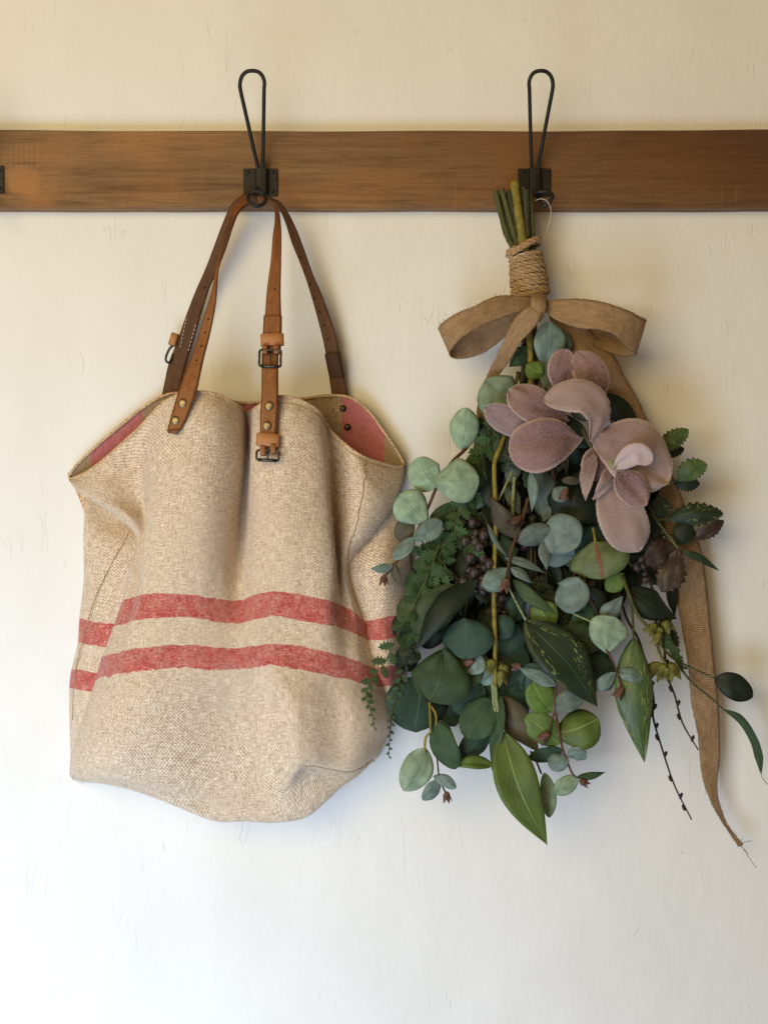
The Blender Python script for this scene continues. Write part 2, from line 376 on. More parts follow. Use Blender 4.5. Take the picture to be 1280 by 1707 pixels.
def mat_leaf(name, c, vein=None, rough=.5, spec=.35, speck=None, var=.18, velvet=False, side=.14, mid=.018, tipc=None, vw=.32):
    m = NT(name, rough, spec); s = m.sep('UV'); r = m.rnd()
    off = m.n('ShaderNodeCombineXYZ'); m.lk(m.math('MULTIPLY', r, 37), off.inputs[0]); m.lk(m.math('MULTIPLY', r, 11), off.inputs[1])
    ad = m.n('ShaderNodeVectorMath', operation='ADD'); m.lk(m.uv.outputs['UV'], ad.inputs[0]); m.lk(off.outputs[0], ad.inputs[1])
    n1 = m.noise(ad.outputs[0], 3.2, 4, .6, .3); n2 = m.noise(ad.outputs[0], 28, 3, .6)
    lo = lin(*[int(v * (1 - var)) for v in c]); hi = lin(*[min(255, int(v * (1 + var))) for v in c])
    cc = m.mix(m.ramp(n1, [(.3, 0.0), (.7, 1.0)]), lo, hi)
    cc = m.mix(m.math('MULTIPLY', n2, .25), cc, lo)
    hs = m.n('ShaderNodeHueSaturation'); m.lk(cc, hs.inputs['Color'])
    m.lk(m.math('ADD', m.math('MULTIPLY', m.math('SUBTRACT', r, .5), .035), .5), hs.inputs['Hue']); hs.inputs['Saturation'].default_value = .97
    m.lk(m.math('ADD', m.math('MULTIPLY', r, .5), .70), hs.inputs['Value']); cc = hs.outputs[0]
    ax = m.math('ABSOLUTE', m.math('SUBTRACT', s[0], .5))
    midm = m.ramp(ax, [(mid * .5, 1.0), (mid * 1.3, 0.0)])
    sv = m.math('SINE', m.math('MULTIPLY', m.math('SUBTRACT', s[1], m.math('MULTIPLY', ax, .8)), 60))
    svm = m.ramp(sv, [(.86, 0.0), (1.0, 1.0)])
    if vein: 
        cc = m.mix(m.math('MULTIPLY', midm, vw), cc, lin(*vein)); cc = m.mix(m.math('MULTIPLY', svm, side * .5), cc, lin(*vein))
    if tipc: cc = m.mix(m.ramp(m.math('ADD', s[1], m.math('MULTIPLY', n1, .4)), [(.5, 0.0), (1.1, 1.0)]), cc, lin(*tipc))
    if speck:
        k = m.math('MULTIPLY', m.ramp(m.noise(m.mp(ad.outputs[0], (26, 10, 1), rot=(0, 0, .5)), 1.3, 2, .6), [(.58, 0.0), (.64, 1.0)]), m.ramp(ax, [(.1, 0.0), (.2, 1.0)]))
        k = m.math('MULTIPLY', k, m.ramp(m.noise(ad.outputs[0], 2.5, 1), [(.45, 0.0), (.55, 1.0)]))
        cc = m.mix(m.math('MULTIPLY', k, .8), cc, lin(*speck))
    if velvet:
        m.b.inputs['Sheen Weight'].default_value = .35; m.b.inputs['Sheen Roughness'].default_value = .45
        nv = m.noise(m.mp('Object'), 420, 4, .75)
        cc = m.mix(m.ramp(n1, [(.35, .0), (.7, .35)]), cc, lin(*[int(v * .72) for v in c])); cc = m.mix(m.ramp(nv, [(.42, 0.0), (.66, .4)]), cc, lin(190, 164, 158))
        edge = m.ramp(ax, [(.43, 0.0), (.5, .6)])
        tipe = m.ramp(s[1], [(.955, 0.0), (1.0, .5)])
        cc = m.mix(m.math('MAXIMUM', edge, tipe), cc, lin(216, 198, 186))
        m.color(cc); m.bump(nv, .0012, .8); return m.m
    br = m.math('MULTIPLY', m.ramp(m.math('ADD', m.math('MULTIPLY', ax, 1.0), m.math('MULTIPLY', m.math('SUBTRACT', n1, .5), .5)), [(.46, 0.0), (.56, .6)]), m.ramp(m.noise(ad.outputs[0], 5, 2), [(.5, 0.0), (.65, 1.0)]))
    cc = m.mix(br, cc, lin(118, 104, 62)); cc = m.mix(m.math('MULTIPLY', m.ramp(n2, [(.56, 0.0), (.7, 1.0)]), .22), cc, hi)
    m.color(cc)
    b = m.bump(m.math('ADD', m.math('MULTIPLY', midm, 1.0), m.math('MULTIPLY', svm, .3)), .0007, .5)
    m.bump(n2, .0006, .35, b)
    return m.m

M = dict(
    wall=mat_wall(), wood=mat_wood(),
    linen=mat_linen('striped_linen'), lining=mat_linen('lining_cloth', False, (150, 126, 96), (196, 170, 136), pink=[(.062, .138), (.25, .32), (.433, .528)], scale=1.6),
    hem=mat_plain('hem_linen', (188, 160, 126), .95, .32, 420, .0014),
    tan=mat_leather('tan_leather', (120, 70, 34), (148, 94, 48), .5), brown=mat_leather('brown_leather', (78, 50, 28), (106, 70, 40), .7),
    keeper=mat_leather('keeper_leather', (152, 98, 52), (178, 120, 70)),
    iron=mat_metal('black_iron', (26, 24, 22), .55, .35), brass=mat_metal('aged_brass', (112, 100, 78), .38, .9), steel=mat_metal('dark_buckle_steel', (58, 54, 46), .4, .8),
    thread=mat_plain('stitch_thread', (206, 160, 112), .9), threadw=mat_plain('pale_thread', (225, 215, 200), .8), hole=mat_plain('punched_hole', (36, 18, 10), .9),
    seam=mat_plain('seam_thread', (160, 134, 100), .95),
    twine=mat_plain('jute_twine', (160, 134, 102), .95, .3, 500, .001), burlap=mat_burlap('brown_burlap', (116, 88, 62), (230, 198, 156)),
    stem_green=mat_plain('green_stem', (78, 80, 44), .7, .3, 120, .0012, (1, 1, .2)), stem_dark=mat_plain('dark_stem', (58, 56, 38), .75, .3, 120, .0012, (1, 1, .2)),
    stem_yellow=mat_plain('yellow_stem', (124, 112, 44), .6, .2, 120), stem_brown=mat_plain('brown_twig', (84, 58, 42), .75), twig=mat_plain('black_twig', (44, 30, 28), .7),
    stem_pale=mat_plain('pale_petiole', (128, 138, 96), .7),
    sage=mat_leaf('sage_leaf', (134, 156, 130), (112, 134, 108), .65, .25, vw=.5), blue=mat_leaf('blue_grey_leaf', (112, 134, 128), (100, 120, 112), .6, .3),
    grey=mat_leaf('grey_leaf', (104, 120, 114), (90, 104, 96), .6, .3), teal=mat_leaf('teal_leaf', (50, 74, 62), (84, 108, 90), .64, .22),
    olive=mat_leaf('olive_leaf', (68, 84, 54), (112, 124, 82), .64, .22), mid=mat_leaf('mid_green_leaf', (56, 78, 52), (94, 112, 76), .64, .22),
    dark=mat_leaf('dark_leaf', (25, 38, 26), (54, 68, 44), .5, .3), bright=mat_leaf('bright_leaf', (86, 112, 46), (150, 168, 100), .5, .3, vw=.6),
    fern=mat_leaf('fern_leaf', (54, 78, 42), (88, 114, 60), .6, .25), varieg=mat_leaf('variegated_leaf', (34, 52, 33), (70, 86, 52), .45, .35, speck=(178, 186, 104)),
    varieg2=mat_leaf('pale_speckled_leaf', (72, 96, 50), (98, 116, 66), .4, .45, speck=(186, 184, 122)),
    burg=mat_leaf('burgundy_leaf', (58, 42, 36), (92, 58, 46), .4, .45, speck=(150, 132, 84)), brownl=mat_leaf('brown_olive_leaf', (82, 78, 62), (126, 110, 84), .6, .3),
    redv=mat_leaf('red_veined_leaf', (98, 114, 74), (118, 52, 34), .5, .3, mid=.04, vw=.8),
    mauve=mat_leaf('mauve_velvet', (112, 83, 90), (98, 70, 76), .95, .1, velvet=True, var=.14, tipc=(146, 118, 118)),
    lilac=mat_leaf('lilac_velvet', (148, 128, 138), (150, 120, 124), .95, .1, velvet=True, var=.08),
    rose=mat_leaf('rose_tan_velvet', (142, 118, 118), (118, 96, 98), .95, .1, velvet=True, var=.1, tipc=(166, 146, 142)),
    snow=mat_leaf('pale_lilac_velvet', (200, 186, 198), (190, 174, 186), .95, .1, velvet=True, var=.05),
    berry=mat_plain('dusty_berry', (56, 49, 47), .25, .5, 260, .0014), bud=mat_plain('brown_bud', (92, 68, 55), .7, .35, 200), budo=mat_plain('olive_bud', (96, 94, 42), .7, .35, 200),
)

# ---------------------------------------------------------------- setting: wall and rail
def build_wall():
    nx, nz = 60, 70; V = []; F = []
    for j in range(nz + 1):
        for i in range(nx + 1):
            x = -1.5 + 3 * i / nx; z = -1.5 + 3.0 * j / nz
            V.append((x, .0012 * noise.noise(Vector((x * 5, z * 4, 0))) , z))
            if i < nx and j < nz: k = j * (nx + 1) + i; F.append((k, k + 1, k + nx + 2, k + nx + 1))
    w = part('wall', V, F, M['wall'], origin=(0, 0, 0)); w['kind'] = 'structure'
build_wall()
def build_rail():
    root = thing('coat_rail', 'long stained pine board fixed across the wall, carrying the black wire hooks', 'coat rail', (0, -.012, P(0, 286, 22).z))
    T = 22
    zt = P(640, 217.5, T).z; zb = P(640, 346, T).z
    n = 90; V = []; F = []
    prof = [(0.001, zt + .0), (T / 1000 - .002, zt), (T / 1000, zt - .0018), (T / 1000, zb + .002), (T / 1000 - .0022, zb), (0.001, zb)]
    for i in range(n + 1):
        x = -1.2 + 2.4 * i / n
        wob = .0011 * noise.noise(Vector((x * 7, 0, 0))); wob2 = .0013 * noise.noise(Vector((x * 9, 5, 0)))
        tilt = (.0012 if x < -.3 else 0) * min(1, (-x - .3) / .2) + (.0016 * min(1, (x - .2) / .3) if x > .2 else 0)
        for q, (y, z) in enumerate(prof):
            V.append((x, -y, z + (wob + tilt if q < 3 else wob2 + (.0006 if q in (3, 4) else 0) * noise.noise(Vector((x * 60, 1, 0))))))
    m = len(prof)
    for i in range(n):
        for k in range(m - 1):
            a = i * m + k; F.append((a, a + m, a + m + 1, a + 1))
    F.append(tuple(range(m))); F.append(tuple(n * m + k for k in range(m - 1, -1, -1)))
    part('board', V, F, M['wood'], root, smooth=False, origin=(0, 0, (zt + zb) / 2))
    return root
build_rail()

# ---------------------------------------------------------------- hooks
def screw_mesh():
    V, F, U = [], [], []
    n = 12
    for r, y in ((.0001, -.0012), (.0016, -.0011), (.0024, -.0006), (.0027, 0.0)):
        for k in range(n): a = 2 * math.pi * k / n; V.append((r * math.cos(a), y, r * math.sin(a)))
    for j in range(3):
        for k in range(n): a = j * n + k; b = j * n + (k + 1) % n; F.append((a, b, b + n, a + n))
    for rot in (0.3, 0.3 + math.pi / 2):
        g = box_geo((0, -.00125, 0), .0034, .0004, .0007, .0001, Matrix.Rotation(rot, 3, 'Y'))
        k = len(V); V += g[0]; F += [tuple(i + k for i in f) for f in g[1]]
    return mesh('screw', V, F)
SCREW = screw_mesh()
def hook(label, px0, px1, py0, py1, blk, wire, ring, side, screws):
    root = thing('wire_hook', label, 'coat hook', P((px0 + px1) / 2, (py0 + py1) / 2, 22), 'black wire hooks on the coat rail')
    a = P(px0, py1, 24); b = P(px1, py0, 24); c = (a + b) / 2
    g = box_geo((c.x, -.0234, c.z), b.x - a.x, .0022, b.z - a.z, .0007)
    part('plate', *g[:2], M['iron'], root, origin=c, smooth=False)
    a = P(blk[0], blk[2], 33); b = P(blk[1], blk[3], 33); c2 = (a + b) / 2
    # raised clip over the wires: rounded channel
    n = 9; V = []; F = []
    for j, z in enumerate((a.z, a.z + .0006, b.z - .0006, b.z)):
        for k in range(n):
            t = math.pi * k / (n - 1); ins = .0006 if j in (0, 3) else 0
            V.append((c2.x + (b.x - a.x - ins * 2) / 2 * (abs(math.cos(t)) ** .45 * (1 if math.cos(t) >= 0 else -1)), -.0246 - (.0088 - ins) * math.sin(t) ** .5, z))
    for j in range(3):
        for k in range(n - 1): q = j * n + k; F.append((q, q + 1, q + n + 1, q + n))
    F.append(tuple(range(n))); F.append(tuple(3 * n + k for k in range(n)))
    part('clip', V, F, M['iron'], root, origin=c2, smooth=False)
    tube('wire_loop', wp(wire), .00245, M['iron'], root, ns=10, n=90)
    tube('lower_hook', wp(ring), .0026, M['iron'], root, ns=10, n=50)
    for sx, sy in screws: link('screw', SCREW, M['iron'], root, P(sx, sy, 24.6))
    return root
def wire_pts(tx, lx, rx, by, bl, br, dd=0):
    top = 118
    g = lambda p, q, n: [tuple(p[k] + (q[k] - p[k]) * i / n for k in range(3)) for i in range(1, n)]
    A, B, C_, E = (bl, by, 31), (lx + .6, 150, 90), (rx - .6, 150, 90), (br, by, 31)
    return [(bl, by + 30, 27), A] + g(A, B, 4) + [B, (lx, 138, 95), (lx + 3.2, 127, 99), (lx + 10.5, 119.8, 101), (tx, 118, 102), (rx - 10.5, 119.8, 101), (rx - 3.2, 127, 99), (rx, 138, 95), C_] + g(C_, E, 4) + [E, (br, by + 30, 27)]
hook('black wire coat hook holding the linen tote bag', 406, 463, 281, 327, (424, 446, 320, 279),
     wire_pts(420, 400.5, 441, 280, 430, 438.5),
     [(430, 312, 29), (427, 320, 42), (417, 321, 58), (413.5, 328, 66), (417, 338, 70), (428, 343.5, 70), (439, 340, 68), (443, 331, 65), (438, 322, 62), (427, 318.5, 62), (415, 322, 62)], -1,
     [(413, 288), (455, 287), (455, 319)])
hook('black wire coat hook with the leafy bouquet hanging from it', 863, 918, 281, 327, (882, 902, 320, 279),
     wire_pts(902, 881.5, 921, 280, 885.5, 896),
     [(893, 312, 29), (893, 322, 34), (897, 334, 44), (903, 342, 52), (912, 342, 56), (919, 332, 58), (920, 325, 54), (912, 320, 48), (898, 320, 44), (888, 324, 44)], 1,
     [(872, 288), (912, 288), (912, 320)])
hook('black hook plate cut off by the left edge of the photo', -50, 7, 276, 322, (-32, -11, 315, 273),
     wire_pts(-62, -82, -40, 275, -28, -18),
     [(-22, 308, 29), (-26, 318, 36), (-40, 320, 50), (-41, 330, 56), (-34, 339, 58), (-22, 338, 55), (-16, 328, 48), (-24, 318, 42), (-36, 320, 44)], -1,
     [(-44, 282), (0, 284), (0, 314)])

# ---------------------------------------------------------------- tote bag
bag = thing('tote_bag', 'natural linen tote bag with two red woven stripes and leather straps', 'tote bag', P(400, 1300, 5))
FR = [
 [(116,795,22),(122,797,26),(161,776,45),(225,716,62),(272,672,78),(310,655,90),(352,655,92),(393,672,76),(411,688,30),(431,677,76),(455,662,92),(490,663,94),(528,684,84),(552,718,66),(600,758,62),(655,777,34),(673,777,22)],
 [(116,797,16),(122,806,26),(165,805,52),(222,765,70),(264,722,88),(305,700,102),(355,698,103),(397,710,84),(409,726,34),(427,715,86),(452,702,102),(490,702,104),(532,722,90),(556,752,66),(605,790,68),(664,803,36),(672,800,16)],
 [(140,815,12),(136,824,28),(178,834,62),(222,812,76),(256,790,94),(300,765,109),(350,762,108),(397,770,88),(406,780,48),(425,775,90),(454,765,107),(492,765,109),(538,778,92),(555,795,66),(605,822,70),(652,840,38),(660,835,14)],
 [(190,850,12),(188,858,28),(212,860,60),(232,854,78),(248,846,96),(292,835,112),(344,832,112),(389,838,92),(400,845,54),(428,842,92),(458,835,110),(494,835,111),(543,842,94),(556,855,66),(592,872,68),(624,882,40),(635,875,15)],
 [(240,895,15),(228,898,32),(230,897,60),(234,896,84),(244,894,99),(287,892,115),(338,890,114),(381,893,98),(396,896,66),(428,894,94),(460,890,111),(497,890,112),(548,894,97),(558,902,70),(575,912,66),(590,924,42),(600,920,15)],
 [(225,958,15),(214,956,36),(217,953,66),(225,950,88),(240,946,101),(282,943,117),(332,942,116),(373,945,103),(393,947,82),(428,945,98),(460,941,113),(499,941,114),(551,948,101),(563,955,76),(575,962,66),(585,963,44),(596,960,16)],
 [(206,1012,15),(201,1009,40),(207,1003,70),(217,998,90),(235,994,103),(276,992,118),(325,995,116),(366,1002,107),(394,1003,97),(430,994,105),(458,989,115),(500,994,116),(545,1004,107),(572,1012,86),(592,1024,70),(605,1036,50),(614,1038,25)],
 [(190,1054,18),(187,1050,43),(194,1046,73),(206,1042,93),(226,1037,106),(270,1034,119),(320,1033,118),(362,1040,112),(393,1042,106),(430,1035,110),(458,1030,117),(500,1037,117),(545,1045,110),(575,1052,94),(596,1061,78),(612,1069,58),(622,1070,32)],
 [(172,1105,20),(169,1100,46),(178,1095,76),(192,1091,97),(217,1086,110),(262,1081,121),(315,1078,121),(360,1083,116),(395,1083,111),(428,1080,114),(456,1075,120),(502,1081,120),(548,1091,113),(580,1100,101),(602,1108,88),(622,1116,68),(634,1116,38)],
 [(160,1144,22),(158,1140,48),(168,1134,78),(184,1130,99),(207,1125,112),(255,1120,123),(310,1116,122),(358,1120,117),(395,1119,113),(427,1116,115),(455,1112,121),(504,1120,122),(550,1130,115),(583,1137,104),(610,1143,90),(636,1148,68),(650,1148,38)],
 [(136,1204,22),(138,1199,48),(150,1192,80),(170,1188,104),(198,1184,118),(248,1178,127),(305,1175,121),(358,1176,111),(400,1176,107),(440,1174,112),(475,1172,126),(512,1178,128),(560,1186,118),(595,1192,108),(624,1198,92),(648,1200,66),(654,1200,38)],
 [(121,1258,20),(121,1253,46),(135,1250,80),(156,1248,106),(188,1245,120),(240,1242,124),(300,1240,114),(358,1240,102),(405,1242,99),(445,1242,105),(482,1240,124),(514,1245,130),(560,1252,120),(592,1254,108),(614,1250,92),(634,1240,64),(640,1235,36)],
 [(118,1290,16),(117,1286,40),(134,1284,72),(158,1287,94),(190,1290,105),(240,1296,108),(300,1300,100),(358,1305,90),(405,1308,88),(445,1306,92),(485,1287,116),(512,1273,126),(550,1280,118),(580,1284,106),(602,1277,91),(622,1262,63),(632,1260,34)],
 [(120,1297,12),(122,1297,32),(140,1300,58),(168,1303,78),(200,1306,88),(246,1318,90),(302,1328,86),(356,1338,80),(403,1342,80),(445,1342,82),(482,1318,96),(512,1288,98),(548,1287,90),(578,1289,80),(600,1283,68),(618,1268,46),(626,1266,28)],
 [(123,1300,8),(130,1302,22),(152,1304,42),(184,1307,58),(222,1316,66),(264,1331,68),(318,1355,68),(363,1370,66),(405,1369,66),(447,1372,68),(489,1369,70),(515,1359,74),(541,1339,72),(569,1313,66),(597,1292,54),(616,1272,36),(624,1270,18)],
 [(130,1290,5),(140,1290,8),(160,1292,12),(190,1293,14),(226,1300,16),(268,1312,16),(318,1330,16),(363,1342,16),(405,1342,16),(447,1344,16),(489,1340,16),(515,1330,16),(541,1310,16),(569,1290,14),(597,1275,12),(610,1265,8),(615,1262,5)],
]
_dl = {3: -10, 4: -4, 5: 8, 6: 8, 7: -2, 8: -10, 10: 8, 11: 8, 13: -10}
for r_ in range(0, 7):
    k_ = (.5, 1, 1, 1, .9, .7, .35)[r_]
    FR[r_] = [(x, y, d + _dl.get(c, 0) * k_) for c, (x, y, d) in enumerate(FR[r_])]
for r_, k_ in ((0, .4), (1, .8), (2, 1), (3, 1), (4, 1), (5, 1), (6, .8), (7, .5), (8, .3)):
    row = FR[r_]; mv = lambda c, dx, dd: row.__setitem__(c, (row[c][0] + dx * k_, row[c][1], row[c][2] + dd * k_))
    mv(3, 10, -20 if r_ in (1, 2, 3) else -12); mv(2, 0, 8 if r_ in (1, 2, 3) else 0); mv(4, 0, 2); mv(8, 0 if r_ < 1 else 6, -8 if r_ in (1, 2, 3, 4, 5) else 0); mv(9, 1, 4); mv(9, -3, 3); mv(7, 0 if r_ < 1 else -3, -1); mv(12, 4, 4); mv(13, -1, -12); mv(14, 0, 5 if r_ in (1, 2, 3) else 0)
for r_, k_ in ((9, .4), (10, 1), (11, 1), (12, .8), (13, .3)):
    FR[r_] = [(x, y, d + {6: -4, 7: -10, 8: -12, 9: -11, 10: 11, 11: 6, 12: -4, 3: 3, 4: 6}.get(c, 0) * k_) for c, (x, y, d) in enumerate(FR[r_])]
for r_, c_, d_ in ((1, 1, 40), (2, 1, 46), (3, 1, 52), (4, 1, 46), (2, 2, 66), (3, 2, 68), (2, 15, 50), (3, 15, 58), (4, 15, 54), (3, 14, 74)):
    x, y, _ = FR[r_][c_]; FR[r_][c_] = (x, y, d_)
FV = [-.255, -.222, -.18, -.13, -.085, -.043, 0, .033, .068, .098, .145, .19, .222, .25, .275, .33]
def cloth_disp(p, u, v):
    edge = min(1, u / .08, (1 - u) / .08) * min(1, v / .04 + .3)
    q = Vector((p.x * 9, p.z * 5, 1.3)); r = Vector((p.x * 26, p.z * 17, 4.1)); t = Vector((p.x * 70, p.z * 60, 2.2))
    rid = 1 - abs(noise.noise(Vector((p.x * 16 + p.z * 9, p.z * 11 - p.x * 7, 8.8)))) * 2.2
    return edge * (.0022 * max(0, rid) ** 3 * max(0, noise.noise(Vector((p.x * 6, p.z * 6, 3))) + .25) + .0040 * noise.noise(q) + .0017 * noise.noise(r) + .0006 * noise.noise(t))
V, F, U, W = net_geo(FR, 241, 251, FV, cloth_disp)
front = part('front_panel', V, F, M['linen'], bag, U, origin=P(400, 1000, 60))
def hem_along(W, name, r, mat, row=0, i0=0, i1=None):
    pts = [W[row][i] for i in range(i0, i1 or len(W[row]), 3)]
    tube(name, pts, r, mat, bag, ns=7, rough=.16)
hem_along(W, 'front_hem', .0017, M['hem'])
# left side panel, tucked behind the front
GL = [
 [(152,812,5),(147,820,12),(175,830,10),(225,838,10)],
 [(146,850,6),(143,853,24),(176,866,18),(240,870,12)],
 [(145,900,6),(142,902,26),(184,908,40),(250,908,34)],
 [(145,965,6),(142,966,27),(180,973,48),(240,978,46)],
 [(137,1033,6),(134,1034,27),(165,1040,50),(222,1047,48)],
 [(134,1073,6),(131,1074,27),(156,1079,48),(206,1087,50)],
 [(124,1117,6),(121,1118,27),(146,1122,48),(190,1130,52)],
 [(120,1149,6),(117,1151,27),(139,1156,48),(178,1165,52)],
 [(119,1210,6),(117,1211,27),(131,1217,42),(158,1224,48)],
 [(121,1292,5),(119,1290,18),(126,1292,28),(142,1294,34)]]
GLV = [-.18, -.14, -.10, -.05, 0, .033, .068, .098, .15, .21]
GR = [
 [(620,812,14),(635,818,16),(648,826,16),(656,832,12),(652,836,5)],
 [(585,880,16),(612,878,26),(642,868,34),(667,864,24),(668,862,5)],
 [(560,930,30),(592,932,52),(640,925,62),(678,918,30),(680,920,5)],
 [(566,972,34),(598,976,56),(642,972,68),(683,968,32),(685,970,5)],
 [(588,1040,38),(613,1038,54),(640,1031,68),(683,1026,36),(686,1026,5)],
 [(594,1072,42),(618,1070,60),(644,1069,72),(681,1064,36),(684,1064,5)],
 [(604,1119,44),(628,1116,64),(648,1113,70),(676,1108,34),(678,1108,5)],
 [(622,1151,44),(642,1148,62),(654,1147,60),(669,1144,30),(670,1144,5)],
 [(630,1205,40),(645,1202,52),(652,1200,44),(657,1198,26),(656,1198,5)],
 [(600,1265,30),(618,1262,40),(628,1258,34),(634,1255,18),(632,1255,5)]]
GRV = [-.19, -.13, -.085, -.05, 0, .033, .068, .098, .145, .2]
sd = lambda p, u, v: .0025 * noise.noise(Vector((p.x * 22, p.z * 12, 7))) + .001 * noise.noise(Vector((p.x * 60, p.z * 50, 7)))
for nm, G, GV in (('left_side_panel', GL, GLV), ('right_side_panel', GR, GRV)):
    V, F, U, W2 = net_geo(G, 41, 121, GV, sd)
    part('side_panel', V, F, M['linen'], bag, U, origin=V[0])
# back panel: its inside, the lining, shows above the front rim
bx = [(116,794,20),(130,774,20),(158,747,20),(196,714,20),(236,682,21),(268,662,22),(300,655,24),(350,664,26),(400,671,28),(424,671,28),(470,668,28),(510,664,28),(540,660,26),(572,660,24),(594,668,22),(618,689,20),(646,728,19),(664,755,19),(674,775,20)]
BK = []
for k, (dy, dd) in enumerate(((0, 0), (5, -2), (14, -3), (34, -4), (60, -5), (100, -6))):
    row = []
    for i, (x, y, d) in enumerate(bx):
        e = min(1, i / 3, (18 - i) / 3); f = (dy / 100)
        row.append((x + (6 * f if i < 2 else (-6 * f if i > 16 else 0)), y + dy * (0.12 + .88 * e), d + dd * e))
    BK.append(row)
V, F, U, WB = net_geo(BK, 181, 40, None, lambda p, u, v: .0012 * noise.noise(Vector((p.x * 30, p.z * 30, 9))))
U = [((i % 181) / 180 * .6, u[1]) for i, u in enumerate(U)]
part('lining', V, F, M['lining'], bag, U, origin=V[0])
hem_along(WB, 'back_hem', .0019, M['hem'])
V, F, U, WO = net_geo([[(x, y, d - 1.5) for x, y, d in bx], [(x, y + 8, max(4, d - 11)) for x, y, d in bx], [(x, y + 60 * min(1, i / 3, (18 - i) / 3), 5) for i, (x, y, d) in enumerate(bx)],
                      [(150 + i * 28.3, 900, 6) for i in range(19)], [(140 + i * 28.5, 1100, 5) for i in range(19)], [(135 + i * 26.5, 1280, 5) for i in range(19)]], 60, 40)
part('back_panel', V, F, M['hem'], bag, U, origin=V[0])
# stitched seams
def surf_pt(Wm, u, v, off=.0004):
    j = int(v * (len(Wm) - 1)); i = int(u * (len(Wm[0]) - 1)); return Wm[j][i] + Vector((0, -off, 0))
tube('seam', [p + Vector((0, -.0003, 0)) for p in wp([(224,872,41),(200,916,43),(172,968,48),(152,1018,48),(138,1070,44),(128,1110,38),(123,1160,36),(121,1200,36)])],   .0006, M['seam'], bag, n=60, ns=5)
def on_front(pairs, n):   # path over the front cloth through (column, row) net coordinates
    a = spline([(c, r, 0) for c, r in pairs], n); out = []
    for c, r, _ in a:
        u = min(1, max(0, c / 16)); v = min(1, max(0, r / 15))
        out.append(surf_pt(W, u, v, .0002))
    return out
tube('seam', on_front([(14.15, .1), (14.1, 1), (14, 2), (14.1, 3), (14.4, 4), (14.9, 5)], 70), .0007, M['seam'], bag, ns=5)
tube('seam', on_front([(1.2, .32), (2, .28), (3, .28), (4, .3), (5, .32), (6, .32), (7, .3)], 90), .0005, M['seam'], bag, ns=5)
tube('seam', on_front([(9, .3), (10, .32), (11, .32), (12, .3), (13, .28), (14, .25), (15.4, .28)], 90), .0005, M['seam'], bag, ns=5)
tube('seam', on_front([(10.9, 12.35), (12, 12.25), (13, 12.25), (14, 12.3), (15, 12.3)], 50), .0010, M['seam'], bag, ns=5)
# loose fibres standing off the cloth
def fuzz(n):
    gs = []
    for _ in range(n):
        j = int(random.uniform(.01, .93) * (len(W) - 1)); i = int(random.uniform(.07, .95) * (len(W[0]) - 1))
        p = W[j][i]; q = W[min(j + 1, len(W) - 1)][i]; r = W[j][min(i + 1, len(W[0]) - 1)]
        nn = (r - p).cross(q - p).normalized(); nn = nn if nn.y < 0 else -nn
        a = random.uniform(0, 6.28); t = ((r - p).normalized() * math.cos(a) + (q - p).normalized() * math.sin(a)); L = random.uniform(.002, .007)
        b = nn * random.uniform(.0006, .002)
        a0 = p + nn * .0004; a1 = a0 + t * L * .5 + b; a2 = a1 + t * L * .5 + nn * random.uniform(-.001, .001) + t.cross(nn) * random.uniform(-.002, .002)
        gs.append(tube_geo([a0, a1, a2], [.00018, .00008], ns=3, cap=False))
    return join(gs)
V, F, U = fuzz(2600)
fz = part('loose_fibres', V, F, mat_plain('flax_fibre', (214, 196, 166), .9), bag, U); fz['kind'] = 'stuff'

# straps ---------------------------------------------------------------
def strap(name, L, R, mat, n=70, thick=.0026, **kw):
    V, F, U = band_geo(wp(L), wp(R), n, thick, ns=5, **kw); return part(name, V, F, M[mat], bag, U, smooth=True)
def disc_mesh(name, r, h, dome=.5):
    n = 16; V = []; F = []
    for q, (rr, y) in enumerate(((r, 0), (r, -h * .5), (r * .9, -h), (r * .5, -h * (1 + dome * .3)), (.00001, -h * (1 + dome * .35)))):
        for k in range(n): a = 2 * math.pi * k / n; V.append((rr * math.cos(a), y, rr * math.sin(a)))
    for j in range(4):
        for k in range(n): a = j * n + k; b = j * n + (k + 1) % n; F.append((a, a + n, b + n, b))
    return mesh(name, V, F)
RIV = disc_mesh('rivet', .0056, .0016); HOLE = disc_mesh('hole', .0012, .00012); HOLE.materials.append(M['hole'])
RIV.materials.append(M['brass'])
RIVS = disc_mesh('rivet', .0047, .0022, 1.5); RIVS.materials.append(M['steel'])
def bdepth(L, R, t):
    a = cr(np.array(L, float), t * (len(L) - 1)); b = cr(np.array(R, float), t * (len(R) - 1)); return a, b
def lift(L, k=9):
    return [(x, y, d + k * min(1, max(0, (y - 560) / 90))) for x, y, d in L]
def dots(owner, pts, L, R, me=HOLE, name='hole', off=1.6):
    """punch holes at given pixels: depth taken from the strap's centre line"""
    a = spline(L, 200); b = spline(R, 200); mid = (a + b) / 2
    for px, py in pts:
        k = int(np.argmin(np.abs(mid[:, 1] - py))); link(name, me, None, owner, P(px, py, mid[k, 2] + off))
